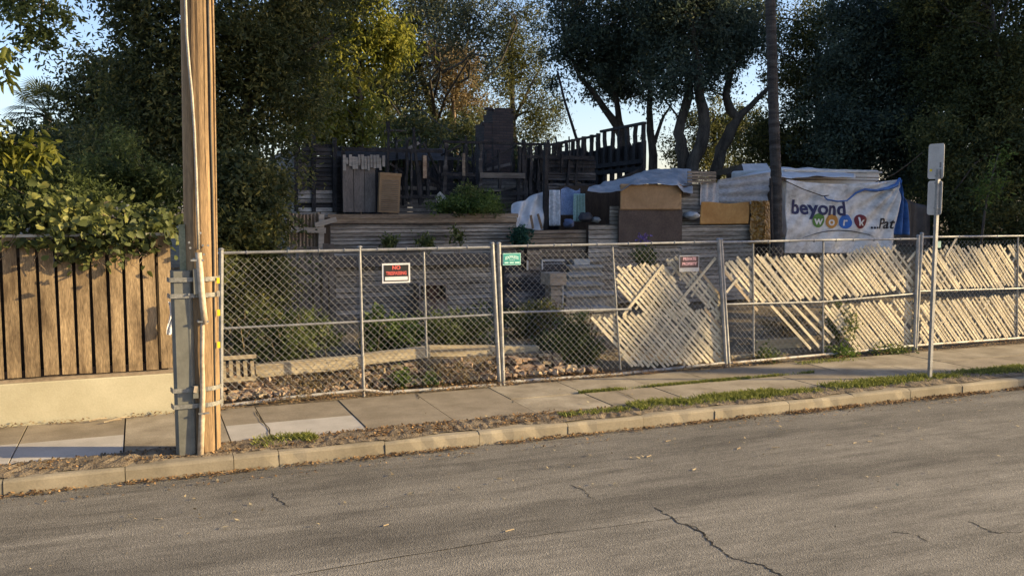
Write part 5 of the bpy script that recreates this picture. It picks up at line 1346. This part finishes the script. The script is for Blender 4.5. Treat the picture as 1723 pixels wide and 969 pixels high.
# big bush right of the pole with its dark lower half
tree('bush', 'large dark bush behind the fence just right of the wooden pole',
     [blob(412, 310, 13.6, 55, 36), blob(395, 380, 13.4, 50, 60), blob(435, 365, 13.6, 36, 45), blob(385, 460, 13.2, 30, 50), blob(430, 450, 13.6, 45, 40), blob(455, 312, 14, 20, 14, 300), blob(400, 520, 13.3, 35, 35)],
     [T((400, 590, 13.5, .06), (404, 480, 13.5, .05), (410, 380, 13.5, .03), (420, 300, 13.5, .015))], LM['dark'], M['bark'], 560, 55, .16, .07, .5, 117, cat='bush', nl=26, lr=.015)
# big leaved branch at left edge
tree('loquat_tree', 'large leaved bright green branches entering at the left edge above the vine',
     [blob(10, 250, 11.9, 40, 30), blob(62, 265, 11.9, 30, 28, 700), blob(5, 100, 11.9, 14, 40, 500), blob(-90, 200, 12, 40, 90)],
     [T((-120, 520, 12.3, .09), (-110, 380, 12.3, .08), (-70, 290, 12.1, .05), (0, 240, 11.9, .02), (60, 245, 11.9, .008)), T((-110, 380, 12.3, .06), (-90, 240, 12.2, .05), (-60, 120, 12.1, .03), (-10, 90, 11.9, .01))], LM['yellow'], M['bark'], 80, 15, .14, .13, .36, 118, droop=.9, shape='long', nl=22, lr=.012)
tree('overhanging_tree', 'sparse leafy branches hanging into the sky at the top left corner',
     [blob(75, 35, 12.4, 45, 32), blob(60, 70, 12.4, 22, 18, 300), blob(110, 15, 12.4, 30, 22, 500), blob(20, 5, 12.4, 50, 25), blob(50, -60, 12.6, 120, 50), blob(180, 30, 13, 12, 35, 120)],
     [T((-190, 520, 13, .13), (-180, 300, 13, .11), (-140, 100, 12.8, .08), (-60, 0, 12.6, .05), (20, -10, 12.5, .03), (60, 20, 12.4, .01)), T((60, -100, 12.6, .03), (72, 0, 12.5, .018), (66, 50, 12.4, .008), (45, 85, 12.4, .004))], LM['weed'], M['bark'], 140, 30, .12, .075, .36, 119, droop=.6, shape='long', nl=34, lr=.012)

# fan palm, far left
fp = thing('fan_palm', 'small fan palm standing dark against the sky at the left', 'palm', P(80, 400, 23))
pc = P(80, 195, 23)
MB().tube([P(80, 420, 23), P(80, 300, 23), pc], [.12, .12, .09], 8).build('trunk', M['bark'], fp)
mb = MB(); rnd = random.Random(6)
for k in range(17):
    a = rnd.uniform(0, 6.28); e = rnd.uniform(-.3, 1.25); d = Vector((math.cos(a) * math.cos(e), math.sin(a) * math.cos(e), math.sin(e))); L = rnd.uniform(.35, .6)
    hub = pc + d * L; mb.tube([pc, hub], .012, 4)
    sidev = d.cross(Vector((0, 0, 1))).normalized(); up2 = sidev.cross(d)
    for j in range(-9, 10):
        an = j * .16; dir_ = (d * math.cos(an) + sidev * math.sin(an)).normalized(); tip = hub + dir_ * .55 + Vector((0, 0, -.10 - .05 * abs(an)))
        wv = dir_.cross(up2).normalized() * .016
        mb.add([hub, hub + dir_ * .3 + wv, tip, hub + dir_ * .3 - wv], [(0, 1, 2, 3)])
mb.build('fronds', LM['dark'], fp)

# palm trunk beside the banner
pt = thing('palm_tree', 'tall bare palm trunk rising between the foil and the banner', 'palm', P(1306, 440, 17.2))
pts = [P(px, py, 17.2) for px, py in ((1309, 470), (1307, 400), (1306, 300), (1302, 200), (1299, 100), (1296, 0), (1292, -120))]
mb = MB(); fine = []; fr_ = []
for i in range(len(pts) - 1):
    for k in range(14):
        fine.append(pts[i].lerp(pts[i + 1], k / 14)); fr_.append(.125 - .004 * i + (.010 if k % 2 else 0))
mb.tube(fine, fr_, 14)
M['palm'] = mat('palm_trunk_bark', (.024, .021, .019), (.08, .07, .062), 3, .9, (1, 1, 4), .6, 30, dist=.02)
mb.build('trunk', M['palm'], pt)
mb = MB(); rnd = random.Random(16); pc = pts[-1]
for k in range(30):
    a = rnd.uniform(0, 6.28); e = rnd.uniform(-1.0, 1.2); d = Vector((math.cos(a) * math.cos(e), math.sin(a) * math.cos(e), math.sin(e))); hub = pc + d * .8; mb.tube([pc, hub], .015, 4)
    sidev = d.cross(Vector((0, 0, 1))).normalized(); up2 = sidev.cross(d)
    for j in range(-9, 10):
        an = j * .15; dir_ = (d * math.cos(an) + sidev * math.sin(an)).normalized(); tip = hub + dir_ * .7 + Vector((0, 0, -.2)); wv = dir_.cross(up2).normalized() * .02
        mb.add([hub, hub + dir_ * .35 + wv, tip, hub + dir_ * .35 - wv], [(0, 1, 2, 3)])
mb.build('fronds', LM['dark'], pt)
MB().bar(P(1297, 300, 17.05), P(1300, 440, 17.05), .05, .05, side=(0, 1, 0)).build('dark_batten', M['char'], pt)

# ---- low plants
def plant(name, label, cat, px, py, Y, rx, ry, n, per, L, m, seed, shape='diamond', droop=.1, wr=.4, group=None, stem=6):
    c = P(px, py, Y); base = Vector((c.x, Y, lotz(c.x, Y) if Y < 17.8 else c.z - ry / ppm(c)))
    t = thing(name, label, cat, base, group)
    b_ = [blob(px, py, Y, rx, ry)]
    pts, tone, C = clumps(b_, n, per, .09, seed, .6)
    pts[:, 2] = np.maximum(pts[:, 2], base.z - .05)
    mb = MB(); rnd = random.Random(seed)
    for i in range(stem):
        q = Vector(C[rnd.randrange(len(C))]); mb.tube([base + Vector((rnd.uniform(-.1, .1), 0, -.03)), base.lerp(q, .5) + Vector((rnd.uniform(-.05, .05), 0, .03)), q], [.006, .005, .002], 4)
    mb.build('stems', M['bark_tan'], t); leaves('leaves', pts, tone, L, wr, m, t, droop, shape, seed)
    return t
plant('weed', 'dense dark green bush at the foot of the steps behind the gate', 'bush', 955, 592, 12.3, 62, 52, 330, 44, .05, LM['weed'], 201, wr=.5)
plant('weed', 'darker thicket beside the pillar above the garden bush', 'bush', 900, 540, 13.6, 60, 30, 150, 40, .05, LM['dark'], 202, wr=.5)
plant('weed', 'leafy green weeds behind the second fence post', 'weeds', 650, 560, 12.9, 50, 30, 170, 24, .07, LM['bright'], 203, wr=.45, shape='long')
plant('weed', 'trailing weeds on the left behind the tan timber', 'weeds', 480, 568, 12.8, 100, 32, 330, 24, .055, LM['weed'], 204)
plant('weed', 'dry mixed weeds behind the pale timber left of the gate', 'weeds', 770, 556, 12.9, 75, 30, 280, 24, .055, LM['weed'], 205)
plant('weed', 'dry brown creeping weeds over the rubble bricks, left half', 'weeds', 510, 640, 11.8, 110, 16, 120, 16, .035, LM['dry'], 240, wr=.35, stem=14)
plant('weed', 'dry brown creeping weeds over the rubble by the gate post', 'weeds', 770, 622, 11.82, 70, 16, 110, 16, .035, LM['dry'], 241, wr=.35, stem=14)
plant('weed', 'bright green weed growing at the bottom rail by the rubble', 'weeds', 676, 640, 11.75, 17, 15, 26, 14, .06, LM['bright'], 206, wr=.4, shape='long', droop=-.2)
plant('weed', 'small green weed at the bottom rail right of the bright weed', 'weeds', 722, 640, 11.72, 20, 9, 20, 12, .05, LM['bright'], 207)
plant('weed', 'leafy climbing weed behind the loose slats in the third section', 'weeds', 1412, 540, 11.78, 20, 38, 80, 18, .055, LM['weed'], 208, wr=.5)
plant('weed', 'low weeds in the corner under the third section gap', 'weeds', 1292, 600, 11.72, 20, 14, 40, 14, .05, LM['weed'], 209, wr=.5)
plant('weed', 'green weeds at the foot of the slats right of the gap', 'weeds', 1420, 594, 11.5, 26, 13, 50, 14, .05, LM['bright'], 210, wr=.5)
plant('weed', 'weed tuft at the base of the far fence post', 'weeds', 1500, 590, 11.48, 45, 9, 70, 14, .045, LM['weed'], 211, wr=.5)
plant('weed', 'tall green plants growing on the terrace edge above the siding', 'weeds', 790, 346, 17.85, 72, 13, 260, 26, .07, LM['bright'], 212, wr=.35, droop=-.3)
plant('weed', 'taller plant clump rising in the middle of the terrace edge greenery', 'weeds', 790, 330, 18.0, 28, 18, 80, 20, .07, LM['weed'], 213, wr=.3, droop=-.4)
for i, (px, py, lb) in enumerate(((655, 408, 'dark weed on the ledge above the no trespassing sign'), (715, 408, 'dark weed on the middle of the ledge'), (770, 396, 'tall thin weed standing on the ledge right of the middle'))):
    plant('weed', lb, 'weeds', px, py, 17.2, 15, 8 if i < 2 else 16, 28 if i < 2 else 16, 16, .07, LM['weed'], 220 + i, wr=.45, group='weeds on the terrace ledge', droop=0)
plant('weed', 'teal green bush spilling over the brown wall behind the gate post', 'bush', 876, 400, 17.3, 15, 16, 46, 22, .07, leafmat('leaf_teal', (.015, .05, .03), (.03, .09, .06), (.06, .14, .09), .3), 230, wr=.6)
plant('flower', 'purple flower on a thin stem in front of the dark brown door', 'flower', 1083, 402, 16.9, 5, 5, 5, 9, .08, leafmat('petal_purple', (.10, .07, .2), (.17, .12, .33), (.3, .22, .5), .3), 231, wr=.7, stem=3)
plant('weed', 'grey green weed under the purple flower behind the gate', 'weeds', 1085, 432, 16.6, 22, 22, 40, 16, .07, LM['weed'], 232)
plant('weed', 'shaded undergrowth left of the plank fence', 'bush', 425, 520, 14.5, 50, 40, 220, 30, .07, LM['dark'], 233)
plant('weed', 'thin bare weeds in the dark gap behind the loose slats', 'weeds', 1330, 545, 12.8, 60, 30, 60, 14, .06, LM['dry'], 234, stem=22)
# arching dry stems
ds = thing('dry_grass', 'arching dry stems above the timbers behind the left fence', 'stems', (3, 12.7, .3))
mb = MB(); rnd = random.Random(19)
for i in range(46):
    px = rnd.uniform(400, 830); a = P(px, rnd.uniform(585, 600), 12.6 + rnd.uniform(-.2, .4)); h = rnd.uniform(.15, .55); dx = rnd.uniform(-.4, .4)
    mb.tube([a, a + Vector((dx * .2, 0, h * .7)), a + Vector((dx * .6, 0, h)), a + Vector((dx, 0, h * rnd.uniform(.5, .95)))], .004, 4)
mb.build('stem_bundle', mat('dry_stem', (.22, .16, .08), (.36, .28, .16), 5, .9), ds)
bs = thing('bare_shrub', 'bare brown twigs in front of the pillar and steps', 'shrub', P(940, 580, 13.2))
mb = MB()
for i in range(60):
    px = rnd.uniform(925, 1000); a = P(px, 585, 13.0 + rnd.uniform(-.2, .3)); h = rnd.uniform(.2, .75); dx = rnd.uniform(-.3, .3)
    q = a + Vector((dx, 0, h)); mb.tube([a, a.lerp(q, .5) + Vector((rnd.uniform(-.05, .05), 0, 0)), q], [.008, .006, .003], 4)
    mb.tube([a.lerp(q, .6), q + Vector((rnd.uniform(-.15, .15), 0, .02))], [.005, .002], 4)
mb.build('twigs', mat('dark_twig', (.05, .03, .02), (.10, .065, .045), 5, .9), bs)

# ---- grass and litter (nobody could count them)
def blades(name, label, areas, n, h, m, seed, kindcat='grass', wid=.007):
    rng = np.random.default_rng(seed); V = []; 
    ws = np.array([a[4] for a in areas], float); ws /= ws.sum(); pick = rng.choice(len(areas), n, p=ws)
    A = np.array([a[:4] for a in areas])[pick]
    x = A[:, 0] + (A[:, 1] - A[:, 0]) * rng.uniform(0, 1, n); t = np.clip(rng.normal(.5, .22, n), 0, 1); y = A[:, 2] + (A[:, 3] - A[:, 2]) * t
    # patchiness
    keep = (np.sin(x * 2.7 + 1) + np.sin(x * 7.1 + y * 9) + rng.normal(0, .9, n)) > -.5; x = x[keep]; y = y[keep]; N = len(x)
    hh = h * rng.uniform(.4, 1.2, N); an = rng.uniform(0, 6.28, N); ln = rng.uniform(.2, 1.1, N) * hh
    b = np.stack([x, y, np.full(N, .0)], 1); sd_ = np.stack([np.cos(an + 1.57), np.sin(an + 1.57), np.zeros(N)], 1) * wid / 2
    mid = b + np.stack([np.cos(an) * ln * .35, np.sin(an) * ln * .35, hh * .6], 1); tip = b + np.stack([np.cos(an) * ln, np.sin(an) * ln, hh], 1)
    V = np.stack([b - sd_, b + sd_, mid + sd_ * .7, tip, mid - sd_ * .7], 1).reshape(-1, 3)
    me = bpy.data.meshes.new(name); me.from_pydata(V.tolist(), [], [(5 * i, 5 * i + 1, 5 * i + 2, 5 * i + 3, 5 * i + 4) for i in range(N)])
    a_ = me.attributes.new('tone', 'FLOAT', 'FACE'); a_.data.foreach_set('value', rng.uniform(0, .5, N).astype(np.float32)); me.materials.append(m)
    o = bpy.data.objects.new(name, me); COL.objects.link(o); return tag(o, label, kindcat, kind='stuff')
LM['grass'] = leafmat('grass_blade', (.12, .14, .03), (.26, .28, .07), (.46, .43, .16), .45)
blades('grass', 'short green grass growing in the strip along the kerb', [(5.4, 7.6, 9.2, 9.62, 6), (7.6, 9.5, 9.2, 9.5, 1.5), (8.4, 13.5, 9.25, 9.68, 8), (13.5, 22, 9.2, 9.6, 7), (1.0, 1.62, 9.2, 9.62, 1.6), (4.4, 5.3, 9.2, 9.4, .4)], 42000, .062, LM['grass'], 301)
blades('joint_grass', 'thin line of grass growing in the long sidewalk joint', [(5.2, 7.9, 10.39, 10.47, 1), (7.8, 9.0, 10.4, 10.45, .3), (9.3, 10.6, 11.0, 11.25, .15)], 6000, .04, LM['grass'], 302)
def litter(name, label, areas, n, size, c, seed, z=.006, cat='leaf litter'):
    rng = np.random.default_rng(seed); ws = np.array([a[4] for a in areas], float); ws /= ws.sum(); pick = rng.choice(len(areas), n, p=ws); A = np.array([a[:5] for a in areas])[pick]
    x = A[:, 0] + (A[:, 1] - A[:, 0]) * rng.uniform(0, 1, n); y = A[:, 2] + (A[:, 3] - A[:, 2]) * rng.uniform(0, 1, n) ** 1.4
    keep = (np.sin(x * 3.3) + np.sin(x * 8.3 + 2) + rng.normal(0, 1.1, n)) > -.8
    zz_ = np.where(y < 9.0, -.14, 0) + z + rng.uniform(0, .015, n)
    pts = np.stack([x, y, zz_], 1)[keep]
    o = leaves(name, pts, rng.uniform(0, .55, len(pts)), size, .45, c, None, 0, 'diamond', seed, face=(0, 0, 3), up=0)
    d = np.empty(len(o.data.vertices) * 3, np.float32); o.data.vertices.foreach_get('co', d); d = d.reshape(-1, 3)
    K = 4; cz_ = np.repeat(pts[:, 2], K); d[:, 2] = cz_ + np.abs(d[:, 2] - cz_) * .45; o.data.vertices.foreach_set('co', d.ravel())
    return tag(o, label, cat, kind='stuff')
LM['litter'] = leafmat('dead_leaf', (.09, .055, .028), (.24, .14, .06), (.42, .26, .12), .1, .8)
litter('leaf_litter', 'dry brown leaves gathered along the kerb', [(-3, 14, 8.9, 9.0, 18), (-3, 14, 8.6, 8.95, 2), (-3, 5.2, 9.17, 9.55, 12), (1.3, 4.5, 9.2, 9.6, 8), (7, 12, 8.85, 9.0, 5), (-2, 1, 11.1, 11.3, 1.5), (.8, 9, 11.2, 11.9, 16), (9, 15, 11.25, 11.5, 3)], 21000, .040, LM['litter'], 401)
litter('straw', 'pale straw and twigs scattered over the road edge', [(2, 14, 7.6, 8.9, 6), (5, 13, 5.5, 8, 3), (-2, 4, 7.0, 8.9, 2), (.8, 9, 9.6, 11.1, 1.5)], 420, .045, leafmat('straw_piece', (.2, .15, .08), (.36, .29, .17), (.5, .42, .27), .1, .8), 402)
tk = MB(); rnd = random.Random(52)
for px, py in ((645, 884), (850, 893), (1088, 768), (1165, 790), (1240, 755), (1300, 752), (1435, 745), (1460, 742), (260, 872), (1390, 748), (1120, 742)):
    a = G(px, py, -.130); an = rnd.uniform(-.5, .5); l_ = rnd.uniform(.05, .12); b = a + Vector((math.cos(an) * l_, math.sin(an) * l_, 0)); tk.bar(a, b, .008, .006, side=(0, 0, 1))
for px, py in ((150, 708), (175, 710), (190, 706), (340, 690)):
    a = G(px, py, .02); b = a + Vector((.18, rnd.uniform(-.03, .03), .01)); tk.tube([a, a.lerp(b, .5) + Vector((0, 0, .01)), b], .008, 5)
tag(tk.build('twigs', mat('pale_twig', (.3, .22, .13), (.45, .36, .23), 5, .9)), 'thin pale twigs lying on road and sidewalk', 'twigs', kind='stuff')
# bits of soil clods round the pole base and in the verge
cd = MB(); rnd = random.Random(53)
for i in range(900):
    x = rnd.uniform(-2.5, 4.2) if rnd.random() < .75 else rnd.uniform(4, 13); y = rnd.uniform(9.16, 9.6); s_ = rnd.uniform(.006, .025); cd.rbox((x, y, .008), (s_ * 1.3, s_, s_ * .7), (rnd.uniform(0, 3), rnd.uniform(0, 3), rnd.uniform(0, 3)), s_ * .15)
tag(cd.build('soil_crumbs', M['dirt']), 'small clods of soil in the strip between kerb and walk', 'soil', kind='stuff')

# ================================================================== unseen trees added outside the view, crowns shaped to shade the lot
def far_tree(label, base, blobs, seed, ncl, m=None):
    b0 = Vector(base); c0 = Vector(blobs[0][0])
    tree('street_tree', label, blobs, [[(b0, .4), (b0.lerp(c0, .5), .32), (c0, .18)]], m or LM['dark'], M['bark'], ncl, 34, 1.1, .55, .5, seed, nl=24, lr=.08)
far_tree('tall spreading tree arching over the street beyond the right edge', (37, 13.2, 0), [((37, 6.0, 12.5), 3, 2.2, 3.2, 2.4), ((37, 10.3, 11.2), 3, 2.4, 2.6, 2)], 501, 760)
far_tree('tall tree on the opposite kerb beyond the right edge', (38, -4.4, 0), [((37, 1.6, 16.5), 3, 1.5, 3.7, 3)], 502, 480)
for i, (x, y, h) in enumerate(((33, 15.2, 12), (32, 18.5, 12.5), (34, 21.8, 12.5))):
    far_tree(['broad tree inside the lot beyond the right edge, nearest the street', 'broad tree inside the lot beyond the right edge, second from the street', 'rounded tree in the lot beyond the right edge, close to the evergreens'][i], (x, y, 0), [((x, y, h * .72), 2.6, 2.6, h * .32, 3), ((x, y, h * .35), 2.6, 2.6, 3.2, 2)], 510 + i, 300)
